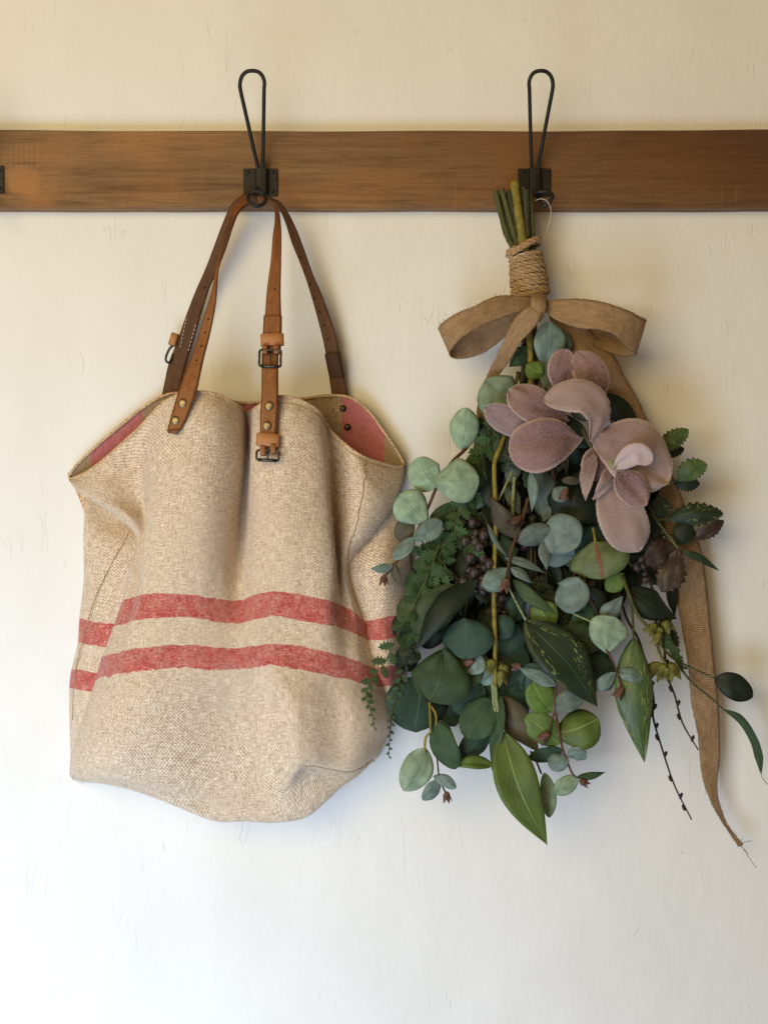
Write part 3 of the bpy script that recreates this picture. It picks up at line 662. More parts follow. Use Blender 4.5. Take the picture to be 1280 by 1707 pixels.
# back handle
BL = [(427,322,52),(409,324,50),(388,339,46),(374,367,40),(359,406,34),(344,445,30),(326,486,27),(311,525,24),(297,565,20),(282,605,16),(276,632,12),(268,672,8)]
BR = [(430,338,50),(415,342,50),(399,354,46),(388,380,40),(378,412,34),(365,446,28),(350,480,24),(337,520,20),(325,560,16),(312,603,13),(304,635,11),(298,672,8)]
hb = strap('handle', BL, BR, 'brown'); hb['label'] = 'dark brown back handle strap, left half'
CL = [(436,325,48),(449,328,50),(461,339,50),(475,367,44),(486,403,38),(498,433,33),(510,465,30),(522,504,27),(532,540,24),(540,572,20),(546,605,16),(550,635,12),(556,675,8)]
CR = [(438,334,46),(447,334,47),(465,336,48),(480,355,42),(494,382,38),(508,418,33),(522,457,30),(537,492,28),(550,528,26),(561,563,24),(567,596,20),(574,629,16),(583,675,11)]
hc = strap('handle', CL, CR, 'brown'); hc['label'] = 'dark brown back handle strap with a row of punched holes'
f3 = lambda x, y: (240 + x * .2969, 320 + y * .2969)
dots(hc, [f3(*p) for p in [(877,366),(905,440),(932,518),(958,596),(984,673),(1008,750),(1032,830)]], CL, CR, off=2.2)
dots(hb, [f3(340, 537)], BL, BR)
# dark folded patch low on the right back strap
part('patch', *band_geo(wp([(541,590,24),(545,610,21),(549,628,18)]), wp([(567,586,25),(572,612,22),(575,630,19)]), 12, .0022, ns=3)[:2], M['brown'], hc)
# front handle, left half (twists edge-on below the hook)
DL = [(427,323,46),(409,325,50),(392,342,60),(380,372,68),(371,405,72),(364,432,74),(359,456,78),(356,476,82),(350,499,86),(341,528,90),(332,558,93),(323,587,96),(311,617,99),(299,650,102),(287,690,106),(279,719,108)]
DR = [(430,336,46),(413,340,50),(396,356,60),(384,384,62),(375,412,66),(368,437,72),(363.5,460,80),(361.5,480,86),(360,504,89),(355,534,93),(348,566,96),(341,593,99),(335,620,102),(328,652,105),(314,692,109),(302,716,110)]
DL = lift(DL); DR = lift(DR)
hd = strap('handle', DL, DR, 'tan', n=90); hd['label'] = 'tan front handle strap twisting down to two rivets'
g = band_geo(wp(lift([(279.5,717,108.5),(281,721.5,108.6),(284,722.5,108.6)])), wp(lift([(302,714.5,110),(298.5,720,109.8),(295,724,109.5)])), 6, .0026)
part('strap_tip', *g[:2], M['tan'], hd)
dots(hd, [f3(*p) for p in [(362,715),(345,790),(322,865),(297,945)]], DL, DR, off=1.9)
for p in ((305, 672), (293, 701)): link('rivet', RIV, None, hd, P(p[0], p[1], 115.5 + (p[1] - 672) * .07), (.0, 0, 0))
# front handle, right half
EL = [(434,321,46),(448,328,52),(457,343,62),(459,365,70),(455,394,76),(451,439,82),(445,486,89),(442,528,95),(440,552,99),(438,590,102)]
ER = [(436,335,46),(450,337,52),(463,349,60),(468,379,68),(469,409,74),(469,439,81),(468,486,89),(469,528,96),(469,552,100),(468,590,103)]
EL = lift(EL); ER = lift(ER)
he = strap('handle', EL, ER, 'tan', n=80); he['label'] = 'tan front handle strap with a roller buckle halfway down'
dots(he, [f3(735, 547)], EL, ER, off=2)
GL_ = [(437,572,101),(436.5,620,103.5),(436,660,106),(434,690,108),(433.5,738,109)]
GR_ = [(465,572,101),(464,620,103.5),(464,660,106),(463,690,108),(461,738,109)]
GL_ = lift(GL_); GR_ = lift(GR_)
hg = strap('handle', GL_, GR_, 'tan', n=40); hg['label'] = 'short tan strap tab riveted to the front with two buckles'
# doubled, stitched piece above the buckle
OL = [(440,526,97.5),(439,545,100.5),(438,562,103)]; OR = [(470,527,98.5),(470,545,101.5),(469,562,104)]
ov = part('stitched_fold', *band_geo(wp(OL), wp(OR), 14, .0022, ns=5), ) if False else None
V, F, U = band_geo(wp(OL), wp(OR), 14, .0026, ns=5); ov = part('stitched_fold', V, F, M['tan'], he, U)
for p in ((449, 676.5), (445.5, 709.5)): link('rivet', RIV, None, hg, P(p[0], p[1], 117.8 + (p[1] - 676) * .03))
def stitches(owner, a, b, n, da, db, r=.00042, mat='thread'):
    gs = []
    for k in range(n):
        t0 = (k + .15) / n; t1 = (k + .78) / n
        q = lambda t, o: P(a[0] + (b[0] - a[0]) * t, a[1] + (b[1] - a[1]) * t, da + (db - da) * t + o)
        gs.append(tube_geo([q(t0, -.2), q((t0 + t1) / 2, .5), q(t1, -.2)], r, ns=5))
    V, F, U = join(gs); return part('stitching', V, F, M[mat], owner, U)
stitches(he, (445, 528), (443, 554), 5, 99.4, 103.6); stitches(he, (464.5, 528), (464.5, 554), 5, 100, 104)
stitches(hg, (438.5, 690), (437.5, 722), 6, 118.5, 119.4); stitches(hg, (457.5, 690), (455.5, 722), 6, 118.5, 119.4)
stitches(hb, (311, 530), (301, 580), 8, 25.5, 20.5, mat='threadw'); stitches(hb, (327, 540), (314, 586), 7, 20.5, 16.5, mat='threadw')
def keeper(cx, cy, d, wpx, hpx, rot, mat='keeper'):
    """leather loop round the strap"""
    Mx = Matrix.Rotation(rot, 3, 'Y'); c = P(cx, cy, d); w_ = wpx * S * .93; h = hpx * S * .93; n = 28; V = []; F = []; U = []
    for k in range(n):
        a = 2 * math.pi * k / n; ca, sa = math.cos(a), math.sin(a)
        x = w_ / 2 * abs(ca) ** .35 * (1 if ca > 0 else -1); y = .0052 * abs(sa) ** .6 * (1 if sa > 0 else -1)
        for q, (z, ins) in enumerate(((-h / 2, .0006), (-h / 2 + .0008, 0), (0, -.0002), (h / 2 - .0008, 0), (h / 2, .0006))):
            V.append(c + Mx @ Vector((x - math.copysign(ins, x), y - math.copysign(ins, y), z))); U.append((.1 + q * .2, k / n * .06))
    for k in range(n):
        for q in range(4): a = k * 5 + q; b = ((k + 1) % n) * 5 + q; F.append((a, a + 1, b + 1, b))
    return V, F, U
def buckle(owner, cx, cy, d, wpx, hpx, rot, prong=True, open_=False):
    Mx = Matrix.Rotation(rot, 3, 'Y'); c = P(cx, cy, d); w_ = wpx * S * .93 / 2; h = hpx * S * .93 / 2; q = .0022
    pts = [(-w_ + q, 0, h), (0, 0, h), (w_ - q, 0, h), (w_, 0, h - q), (w_, -.0015, 0), (w_, 0, -h + q), (w_ - q, 0, -h), (0, -.0004, -h), (-w_ + q, 0, -h), (-w_, 0, -h + q), (-w_, -.0015, 0), (-w_, 0, h - q), (-w_ + q, 0, h)]
    o = tube('buckle', [c + Mx @ Vector(p) for p in pts], .00155, M['steel'], owner, ns=9, n=80)
    tube('roller', [c + Mx @ Vector((x, -.0006, -h)) for x in (-w_ * .82, 0, w_ * .82)], .0022, M['steel'], o, ns=10, n=4)
    if prong: tube('prong', [c + Mx @ Vector(p) for p in ((0, .0002, h), (0.0004, -.0026, h * .3), (0.0006, -.0030, -h * .4), (.0006, -.0022, -h))], [.0013, .0011, .0009], M['steel'], o, ns=8, n=12)
    return o
V, F, U = keeper(454, 566.5, 103, 39, 20, -.04); part('keeper', V, F, M['keeper'], he, U)
for sx in (442.5, 461.5):     # the folded ends that hold the buckle bar
    V, F, U = keeper(sx, 583, 108, 10, 15, 0); part('buckle_loop', V, F, M['tan'], he, U)
buckle(he, 450.5, 597, 112, 35, 27, .03)
V, F, U = keeper(447, 733.5, 119, 39, 21, .08); part('keeper', V, F, M['keeper'], hg, U)
for sx, sy in ((439, 751), (456, 748)):
    V, F, U = keeper(sx, sy, 120, 10, 17, 0); part('buckle_loop', V, F, M['tan'], hg, U)
buckle(hg, 446.5, 759, 123, 36, 16, .05, True)
# buckle of the back handle seen from the side on the left
V, F, U = keeper(290, 566, 22, 14, 22, .3); part('keeper', V, F, M['keeper'], hb, U)
tube('buckle', wp([(292, 574, 22), (284, 580, 22), (278, 592, 22), (277, 601, 22), (283, 604, 20), (289, 590, 18)]), .0016, M['steel'], hb, n=30, ns=8)
tube('buckle', wp([(455, 759, 114), (455, 759.5, 114)]), .001, M['steel'], hg) if False else None
# rivets seen inside on the right, holding the back handle
for x, y in ((572, 681), (579, 712)): link('rivet', RIVS, None, bag, P(x, y, 19))

# ---------------------------------------------------------------- bouquet
bq = thing('bouquet', 'hanging bouquet of mixed artificial eucalyptus and velvety mauve leaves tied with a burlap bow', 'bouquet', P(880, 500, 40))
def shade_w(kind, t):
    if kind == 'round': return max(0, 1 - abs(2 * t - 1) ** 2.2) ** .55
    if kind == 'heart': return max(0, 1 - abs(2 * t ** 1.25 - 1) ** 2.0) ** .62
    if kind == 'oval': return max(0, 1 - abs(2 * t ** 1.05 - 1) ** 2.1) ** .6
    if kind == 'lance': return max(0, math.sin(math.pi * t ** .78)) ** 1.0 * (1 if t < .8 else 1)
    if kind == 'ear': return max(0, 1 - abs(2 * t ** 1.5 - 1) ** 2.3) ** .6
    if kind == 'serr': return max(0, 1 - abs(2 * t ** 1.1 - 1) ** 2.0) ** .7
    if kind == 'strip': return min(1, t * 5) ** .6 * min(1, (1 - t) * 4) ** .8
def leaf_geo(path, wpx, kind, cup=.15, ruf=.03, roll=0.0, nt=16, ns=8, thick=.0005, fold=0.0):
    """path: list of (px,py,d) base..tip"""
    pts = spline([tuple(P(*p)) for p in path], nt + 1); width = wpx * S * .94; ph = random.uniform(0, 50)
    L = sum(np.linalg.norm(pts[i + 1] - pts[i]) for i in range(nt))
    V = []; U = []; F = []; grid = []
    for j in range(nt + 1):
        t = j / nt; tt = .5 - .5 * math.cos(math.pi * t)          # denser near the ends
        p = Vector(cr(pts, tt * nt)); a = Vector(cr(pts, min(nt, tt * nt + .3)) - cr(pts, max(0, tt * nt - .3))).normalized()
        view = Vector((0, -1, 0)); view = (view - a * view.dot(a))
        view = view.normalized() if view.length > .05 else a.orthogonal().normalized()
        nrm = Matrix.Rotation(roll, 3, a) @ view; side = a.cross(nrm)
        wd = shade_w(kind, tt) * width / 2
        if kind == 'serr': wd *= 1 + .13 * ((j % 2) * 2 - 1) * (1 if 1 < j < nt - 1 else 0)
        row = []
        for k in range(ns + 1):
            s = 2 * k / ns - 1
            lobe = (-.16 * L * abs(s) ** 1.6 * (1 - tt) ** 2.2) if kind in ('heart',) else 0
            rf = 1.6 * ruf * width * noise.noise(Vector((s * 1.6 + ph, tt * 3, ph)))
            er = 1 + .09 * noise.noise(Vector((ph, tt * 3.2, s * .8)))
            q = p + side * (s * wd * er) + a * lobe + nrm * (-cup * wd * s * s * 1.0 + fold * wd * abs(s) + rf)
            row.append((q, nrm, (k / ns, tt)))
        grid.append(row)
    m = ns + 1
    for sgn in (1, -1):
        for row in grid:
            for q, nr, uv in row:
                edge = abs(uv[0] * 2 - 1) > .99 or uv[1] < .001 or uv[1] > .999
                V.append(q + nr * sgn * thick * (.5 if not edge else .22)); U.append(uv)
    N = (nt + 1) * m
    for j in range(nt):
        for k in range(ns):
            a = j * m + k
            F.append((a, a + 1, a + m + 1, a + m)); F.append((a + N, a + m + N, a + m + 1 + N, a + 1 + N))
        F.append((j * m, j * m + m, j * m + m + N, j * m + N)); a = j * m + ns; F.append((a, a + N, a + m + N, a + m))
    return V, F, U
def leaf(name, mat, kind, path, wpx, parent=None, pet=None, **kw):
    if 'roll' not in kw and mat not in ('sage',): kw['roll'] = random.uniform(-.45, .45)
    kw.setdefault('cup', random.uniform(.0, .34)); kw.setdefault('ruf', random.uniform(.02, .07))
    V, F, U = leaf_geo(path, wpx, kind, **kw)
    return part(name, V, F, M[mat], parent or bq, U, origin=P(*path[0]))
def mk(b, t, db, dt, bow=0):
    """three-point path with the middle pushed sideways (bow, px) and forward"""
    mx, my = (b[0] + t[0]) / 2, (b[1] + t[1]) / 2; dx, dy = t[0] - b[0], t[1] - b[1]; L = math.hypot(dx, dy) or 1
    return [(b[0], b[1], db), (mx - dy / L * bow, my + dx / L * bow, (db + dt) / 2 + L * .07), (t[0], t[1], dt)]

# stems gathered in the twine
for pts, r, m_ in [
    ([(826,318,52),(833,350,48),(846,395,42),(862,430,42),(868,500,40)], .0040, 'stem_green'), ([(836,315,60),(845,350,56),(858,395,50),(868,430,46),(874,500,42)], .0036, 'stem_green'),
    ([(848,317,58),(853,345,56),(864,390,50),(872,430,46),(878,500,42)], .0038, 'stem_dark'), ([(857,302,66),(862,340,64),(870,395,60),(876,430,52),(880,520,48),(882,620,48)], .0056, 'stem_yellow'),
    ([(876,316,62),(877,350,60),(878,395,56),(880,430,50),(884,520,46)], .0046, 'stem_dark'), ([(882,320,56),(885,355,54),(888,395,50),(888,430,46),(890,520,44),(893,640,40)], .0036, 'stem_green'),
    ([(852,319,50),(858,350,48),(868,400,44),(874,440,42)], .0034, 'stem_brown'), ([(871,312,58),(872,350,56),(874,400,50),(878,440,46)], .0032, 'stem_green'), ([(830,326,48),(840,360,44),(854,405,40),(868,440,40)], .0034, 'stem_dark'), ([(842,322,46),(850,360,42),(864,400,38),(872,440,36)], .0046, 'stem_dark'), ([(866,318,50),(868,360,46),(872,400,42),(876,440,40)], .0044, 'stem_green'),
    ([(872,520,48),(873,560,50),(872,620,48),(860,700,46)], .0034, 'stem_dark'), ([(880,540,56),(884,590,58),(885,640,54),(888,700,50)], .0040, 'stem_yellow')]:
    tube('stem', wp(pts), [r * q for q in (.96, 1.02, .94, 1.0, .95, 1.12, .97, 1.0, 1.0, .98, 1.0, 1.0)], M[m_], bq, n=40, ns=9, rough=.09)
# twine: three plies wound in a helix
def twine(path, r, ply=3, n=900, twist=1.0):
    base = spline([tuple(p) for p in path], n) if len(path) < n else np.array([tuple(p) for p in path]); gs = []
    L = np.cumsum([0] + [np.linalg.norm(base[i + 1] - base[i]) for i in range(len(base) - 1)])
    for k in range(ply):
        out = []
        for i, p in enumerate(base):
            t = Vector(base[min(i + 1, len(base) - 1)] - base[max(i - 1, 0)]).normalized()
            a1 = t.cross(Vector((0, 0, 1))); a1 = a1.normalized() if a1.length > .05 else t.orthogonal().normalized(); a2 = t.cross(a1)
            ph = L[i] / (r * 5.2) * 2 * math.pi * twist / 1.6 + k * 2 * math.pi / ply
            out.append(Vector(p) + (a1 * math.cos(ph) + a2 * math.sin(ph)) * r * .52)
        gs.append(tube_geo(out, r * .56, ns=6))
    return join(gs)
hp = []
turns = 9.5; n = 1100
for i in range(n):
    t = i / (n - 1); a = t * turns * 2 * math.pi; ax = 876 + 8 * t; ay = 428 + 66 * t; rr = (24.5 + 4.5 * math.sin(t * 1.7) + .6 * math.sin(a * .37)) * S * .95
    c = P(ax, ay, 46); hp.append(c + Vector((math.cos(a) * rr, -math.sin(a) * rr * .95, math.cos(a) * .0022 + .0010 * math.sin(a * 1.7))))
V, F, U = twine(hp, .0034, n=100); part('twine_wrap', V, F, M['twine'], bq, U)
hp = []
for i in range(320):
    t = i / 319; a = t * 2.15 * 2 * math.pi + 2.2; rr = (25.5 + 1.5 * t) * S * .95; c = P(872 + 1 * t, 409 + 7 * t, 46)
    hp.append(c + Vector((math.cos(a) * rr, -math.sin(a) * rr * .9, math.cos(a) * .0085 + .0012 * math.sin(a * 2))))
V, F, U = twine(hp, .0034, n=100); part('twine_loop', V, F, M['twine'], bq, U)
# hanging wire over the hook
tube('hanging_wire', wp([(893,334,62),(900,331.5,68),(908,333,70),(914,339,68),(918,351,64),(916,366,50),(908,392,30),(898,410,30),(880,420,72),(864,424,72),(856,432,66)]), .00038, M['threadw'], bq, n=80, ns=6)
# burlap bow
f6 = lambda l, : [(700 + x * .328, 300 + y * .328, d) for x, y, d in l]
def ribbon(name, L, R, parent, n=70, **kw):
    V, F, U = band_geo(wp(L), wp(R), n * 2, .0009, ns=8, jag=.0004, **kw)
    V = [v + Vector((0, 1, 0)) * (.0022 * noise.noise(v * 38) + .0010 * noise.noise(v * 110)) for v in V]
    o = part(name, V, F, M['burlap'], parent, U)
    gs = []; m = 18
    for j in range(2, n * 2 - 2):
        for e, e2 in ((0, 1), (8, 7)):
            if random.random() < .55:
                a = V[j * m + e]; out = (a - V[j * m + e2]).normalized(); t = (V[(j + 1) * m + e] - a).normalized()
                Lf = random.uniform(.0006, .0028) if random.random() < .93 else random.uniform(.004, .008); k = random.uniform(-1.2, 1.2)
                gs.append(tube_geo([a - out * .0006, a + out * Lf * .5 + t * Lf * k * .3, a + out * Lf * .8 + t * Lf * k + Vector((0, -1, 0)) * random.uniform(0, .001)], [.00028, .00012], ns=3, cap=False))
    f = part('fringe', *(lambda g: (g[0], g[1], M['burlap'], o, g[2]))(join(gs))); f['kind'] = 'stuff'
    return o
bow = None
T = f6([(600,602,74),(500,588,84),(380,592,94),(280,640,100),(180,680,98),(112,728,84),(96,765,70),(150,800,58),(250,760,52),(350,715,50),(450,680,52),(560,640,60)])
Bm = f6([(604,650,78),(540,660,88),(420,698,98),(300,750,103),(215,800,102),(160,862,88),(152,890,72),(185,908,60),(260,902,54),(350,862,52),(440,790,54),(560,690,60)])
bow = ribbon('bow_loop', T, Bm, bq)
T = f6([(628,612,74),(710,608,86),(830,606,98),(950,626,106),(1050,662,104),(1125,700,92),(1147,716,76),(1120,745,62),(1040,750,54),(950,745,50),(850,720,50),(650,650,60)])
Bm = f6([(634,668,80),(690,712,92),(800,752,102),(900,762,108),(985,790,108),(1070,865,96),(1100,882,80),(1060,893,66),(990,890,58),(900,850,52),(830,790,50),(660,690,60)])
ribbon('bow_loop', T, Bm, bq)
L = f6([(570,618,82),(535,650,92),(480,705,88),(440,780,80),(402,870,72),(352,970,64),(314,1060,56),(292,1150,48)]) + [(794,705,40),(790,760,34),(800,830,30)]
R = f6([(622,622,84),(616,680,96),(580,748,94),(515,820,84),(474,890,74),(432,950,66),(378,1020,58),(340,1090,50)]) + [(815,705,42),(822,760,36),(836,830,30)]
ribbon('ribbon_tail', L, R, bq, n=90)
L = [(912,520,58),(926,556,54),(948,600,48),(975,645,42),(1010,690,40),(1045,760,38),(1082,830,38),(1108,900,38),(1123,975,38),(1135,1040,40),(1145,1100,40),(1152,1170,40),(1163,1230,38),(1169,1290,36),(1183,1335,34),(1204,1372,32),(1230,1412,30)]
R = [(960,528,56),(990,560,52),(1022,592,46),(1042,630,42),(1064,668,40),(1090,725,38),(1120,790,36),(1147,860,34),(1168,920,34),(1178,985,34),(1185,1060,36),(1192,1130,36),(1198,1200,34),(1199,1262,32),(1195,1318,32),(1210,1370,30),(1238,1408,30)]
ribbon('ribbon_tail', L, R, bq, n=150)
V, F, U = band_geo(wp([(884,494,70),(883,504,88),(886,516,90),(894,530,84)]), wp([(910,496,70),(911,506,90),(909,520,92),(902,534,84)]), 16, .004, ns=6, crown=.004)
part('bow_knot', V, F, M['burlap'], bq, U)
for pts in ([(1233,1408,31),(1243,1403,34),(1252,1402,36)], [(1235,1410,31),(1248,1430,33),(1260,1447,34)], [(1230,1407,31),(1242,1418,30),(1246,1424,30)]):
    tube('frayed_thread', wp(pts), .0004, M['burlap'], bq, n=12, ns=5)

# ---- hand-placed leaves (photo pixels; depth in mm) ----
LV = [
 # name, material, kind, base, tip, d_base, d_tip, width, bow, extras
 ('eucalyptus_leaf','sage','oval',(769,750),(776,679),70,84,45,2,{}),
 ('eucalyptus_leaf','sage','round',(729,812),(698,762),84,92,50,-6,{}),
 ('eucalyptus_leaf','sage','heart',(731,803),(798,797),90,98,66,2,{}),
 ('eucalyptus_leaf','sage','heart',(706,866),(665,824),92,98,56,0,{}),
 ('eucalyptus_leaf','blue','heart',(694,895),(736,868),92,96,32,2,{}),
 ('eucalyptus_leaf','blue','oval',(689,896),(655,931),88,92,24,-2,{}),
 ('eucalyptus_leaf','brownl','oval',(686,862),(670,906),72,70,32,4,{}),
 ('eucalyptus_leaf','blue','lance',(655,944),(617,948),92,100,15,-2,{}),
 ('eucalyptus_leaf','brownl','lance',(655,938),(670,979),88,92,15,3,{}),
 ('eucalyptus_leaf','mid','oval',(716,866),(763,840),80,76,24,2,{}),
 ('eucalyptus_leaf','grey','oval',(790,850),(806,822),70,72,24,0,{}),
 ('eucalyptus_leaf','grey','oval',(752,870),(778,836),72,74,24,0,{}),
 ('eucalyptus_leaf','brownl','lance',(868,900),(817,828),90,100,34,-6,{}),
 ('eucalyptus_leaf','sage','lance',(862,712),(812,712),40,40,20,0,{}),
 ('eucalyptus_leaf','sage','heart',(868,676),(808,634),66,78,70,-6,{}),
 ('eucalyptus_leaf','bright','oval',(876,608),(905,622),66,78,30,2,{}),
 ('eucalyptus_leaf','mid','lance',(884,580),(848,612),56,60,28,0,{}),
 ('eucalyptus_leaf','blue','oval',(912,608),(916,536),66,74,52,3,{'fold':.25}),
 ('eucalyptus_leaf','blue','oval',(930,600),(940,550),60,64,40,0,{}),
 ('eucalyptus_leaf','grey','lance',(920,602),(905,650),64,74,26,0,{}),
 ('eucalyptus_leaf','dark','lance',(918,600),(930,640),74,78,12,0,{}),
 ('magnolia_leaf','dark','lance',(992,658),(1068,722),50,56,38,-6,{}),
 ('eucalyptus_leaf','grey','lance',(868,756),(852,820),62,66,26,6,{}),
 ('eucalyptus_leaf','blue','lance',(884,785),(886,853),88,92,17,-3,{'roll':.4}),
 ('eucalyptus_leaf','dark','round',(968,788),(950,875),72,84,102,0,{}),
 ('eucalyptus_leaf','brownl','oval',(968,803),(936,800),92,96,13,0,{}),
 ('eucalyptus_leaf','grey','oval',(945,812),(922,832),88,90,28,0,{}),
 ('eucalyptus_leaf','grey','oval',(900,780),(918,868),60,66,46,0,{}),
 ('eucalyptus_leaf','grey','oval',(926,888),(864,904),88,92,36,4,{}),
 ('eucalyptus_leaf','grey','round',(906,878),(964,908),90,98,66,-2,{}),
 ('eucalyptus_leaf','grey','lance',(903,903),(911,950),88,90,22,-3,{}),
 ('eucalyptus_leaf','teal','oval',(1010,880),(940,940),60,62,70,0,{}),
 ('eucalyptus_leaf','redv','round',(992,903),(1006,965),92,102,90,0,{'cup':.25}),
 ('eucalyptus_leaf','blue','oval',(926,1007),(962,962),86,96,54,10,{'fold':.1}),
 ('eucalyptus_leaf','blue','oval',(848,948),(804,978),96,104,36,-3,{}),
 ('eucalyptus_leaf','blue','lance',(850,947),(886,972),98,104,17,-3,{}),
 ('eucalyptus_leaf','grey','lance',(841,930),(908,955),90,94,14,-4,{}),
 ('eucalyptus_leaf','grey','lance',(812,872),(846,930),92,94,8,4,{}),
 ('eucalyptus_leaf','mid','lance',(830,890),(852,950),66,70,30,-4,{}),
 ('eucalyptus_leaf','grey','lance',(1000,1036),(1038,993),92,98,30,4,{}),
 ('eucalyptus_leaf','bright','oval',(920,1048),(893,1003),80,84,44,0,{}),
 ('eucalyptus_leaf','sage','heart',(1012,1081),(1026,1029),96,104,62,-4,{}),
 ('magnolia_leaf','varieg','lance',(874,1034),(996,1179),92,104,74,-10,{'nt':22}),
 ('eucalyptus_leaf','mid','oval',(1004,1078),(934,1052),86,88,48,0,{}),
 ('magnolia_leaf','varieg2','lance',(1056,1062),(1073,1270),84,90,58,6,{'nt':22,'cup':.3}),
 ('magnolia_leaf','olive','lance',(854,966),(926,1024),82,86,22,4,{}),
 ('eucalyptus_leaf','teal','oval',(822,1028),(852,1062),82,84,42,2,{}),
 ('eucalyptus_leaf','teal','round',(860,1040),(846,1100),66,70,52,0,{}),
 ('eucalyptus_leaf','mid','heart',(737,1093),(716,1170),96,106,92,-6,{'cup':.2}),
 ('eucalyptus_leaf','teal','round',(706,1128),(692,1221),84,90,98,0,{}),
 ('eucalyptus_leaf','teal','round',(776,1031),(774,1099),92,100,80,0,{}),
 ('eucalyptus_leaf','blue','heart',(792,1088),(782,1124),86,92,42,0,{}),
 ('eucalyptus_leaf','olive','oval',(742,1084),(798,1140),78,84,54,-4,{}),
 ('magnolia_leaf','dark','lance',(795,966),(694,1084),100,102,42,14,{'roll':.5,'nt':20}),
 ('eucalyptus_leaf','olive','oval',(768,978),(690,1056),90,92,62,-2,{}),
 ('eucalyptus_leaf','olive','oval',(726,990),(700,1040),80,84,60,2,{}),
 ('eucalyptus_leaf','mid','round',(818,1166),(776,1230),88,94,56,0,{}),
 ('eucalyptus_leaf','teal','round',(804,1142),(752,1182),80,84,52,-4,{}),
 ('eucalyptus_leaf','teal','oval',(822,1212),(770,1272),74,80,40,4,{}),
 ('eucalyptus_leaf','mid','oval',(726,1204),(760,1282),92,98,44,4,{}),
 ('eucalyptus_leaf','sage','oval',(710,1247),(674,1319),90,96,48,-3,{}),
 ('eucalyptus_leaf','blue','oval',(733,1300),(705,1334),90,92,25,-2,{}),
 ('eucalyptus_leaf','blue','oval',(722,1294),(760,1314),90,94,18,-3,{}),
 ('eucalyptus_leaf','blue','oval',(715,1205),(752,1230),74,78,28,0,{}),
 ('magnolia_leaf','bright','lance',(822,1276),(751,1277),92,90,22,7,{'roll':.5}),
 ('magnolia_leaf','mid','lance',(836,1160),(820,1284),92,92,26,3,{'roll':.7}),
 ('magnolia_leaf','bright','lance',(837,1218),(912,1409),98,112,62,9,{'nt':24,'fold':.12,'cup':.0}),
 ('eucalyptus_leaf','bright','oval',(920,1187),(888,1136),90,94,46,-3,{'fold':.15}),
 ('eucalyptus_leaf','blue','lance',(926,1143),(865,1114),96,98,22,2,{'roll':.3}),
 ('eucalyptus_leaf','grey','oval',(922,1185),(972,1158),92,96,32,-2,{}),
 ('eucalyptus_leaf','bright','heart',(933,1222),(997,1198),92,98,64,3,{}),
 ('eucalyptus_leaf','bright','oval',(932,1240),(875,1194),88,90,46,2,{}),
 ('magnolia_leaf','brownl','lance',(838,1160),(898,1254),80,86,46,4,{}),
 ('eucalyptus_leaf','teal','oval',(938,1251),(881,1262),88,90,26,-3,{}),
 ('eucalyptus_leaf','blue','oval',(947,1262),(912,1270),94,98,28,-4,{}),
 ('eucalyptus_leaf','blue','oval',(945,1260),(977,1264),94,98,26,-4,{}),
 ('eucalyptus_leaf','sage','oval',(907,1288),(915,1363),88,94,24,-3,{}),
 ('eucalyptus_leaf','sage','oval',(963,1297),(923,1322),92,96,29,0,{}),
 ('eucalyptus_leaf','mid','lance',(960,1296),(1009,1287),90,94,12,2,{}),
 ('eucalyptus_leaf','blue','oval',(1025,1121),(987,1149),94,98,22,-4,{}),
 ('eucalyptus_leaf','blue','oval',(1029,1122),(1071,1133),94,98,24,-4,{}),
 ('magnolia_leaf','dark','oval',(1191,1131),(1253,1163),48,56,40,-3,{}),
 ('magnolia_leaf','dark','lance',(1050,980),(1128,1032),72,70,48,4,{}),
 ('magnolia_leaf','dark','lance',(1118,960),(1124,1028),44,44,22,0,{}),
 ('eucalyptus_leaf','teal','oval',(985,1090),(1016,1150),72,74,52,0,{}),
 ('eucalyptus_leaf','teal','oval',(870,1110),(905,1160),74,76,60,0,{}),
 ('eucalyptus_leaf','blue','oval',(850,1110),(800,1140),78,80,30,4,{}),
 ('eucalyptus_leaf','dark','oval',(672,1070),(676,1020),68,70,38,0,{}),
 ('eucalyptus_leaf','dark','oval',(685,1120),(668,1080),66,68,38,0,{}),
 ('eucalyptus_leaf','olive','oval',(700,955),(740,930),76,78,40,0,{}),
 ('eucalyptus_leaf','bright','lance',(1010,985),(1040,955),76,78,30,0,{}),
 ('rose_leaf','varieg2','serr',(1096,756),(1147,716),66,74,32,-4,{'nt':24}),
 ('rose_leaf','dark','serr',(1096,758),(1140,748),62,66,20,0,{'nt':24}),
 ('rose_leaf','varieg2','serr',(1128,802),(1178,774),66,74,34,-4,{'nt':24}),
 ('rose_leaf','dark','serr',(1122,806),(1166,806),62,66,24,0,{'nt':24}),
 ('rose_leaf','varieg','serr',(1112,866),(1205,856),66,76,36,-4,{'nt':24}),
 ('rose_leaf','burg','serr',(1150,898),(1206,868),62,70,24,3,{'nt':24}),
 ('rose_leaf','burg','serr',(1126,912),(1074,936),76,82,50,0,{'nt':20}),
 ('rose_leaf','burg','serr',(1130,916),(1102,987),78,84,42,-4,{'nt':20}),
 ('rose_leaf','varieg','lance',(1132,918),(1199,952),76,70,13,-4,{}),
 ('rose_leaf','dark','serr',(1128,910),(1150,870),70,72,34,0,{'nt':20}),
 ('rose_leaf','varieg','serr',(1096,872),(1100,826),62,66,36,0,{'nt':20}),
 ('rose_leaf','dark','serr',(1092,876),(1080,920),62,62,36,0,{'nt':20}),
]
for nm, mt, kd, b, t, db, dt, wd, bw, ex in LV:
    leaf(nm, mt, kd, mk(b, t, db, dt, bw), wd * 1.1, **ex)
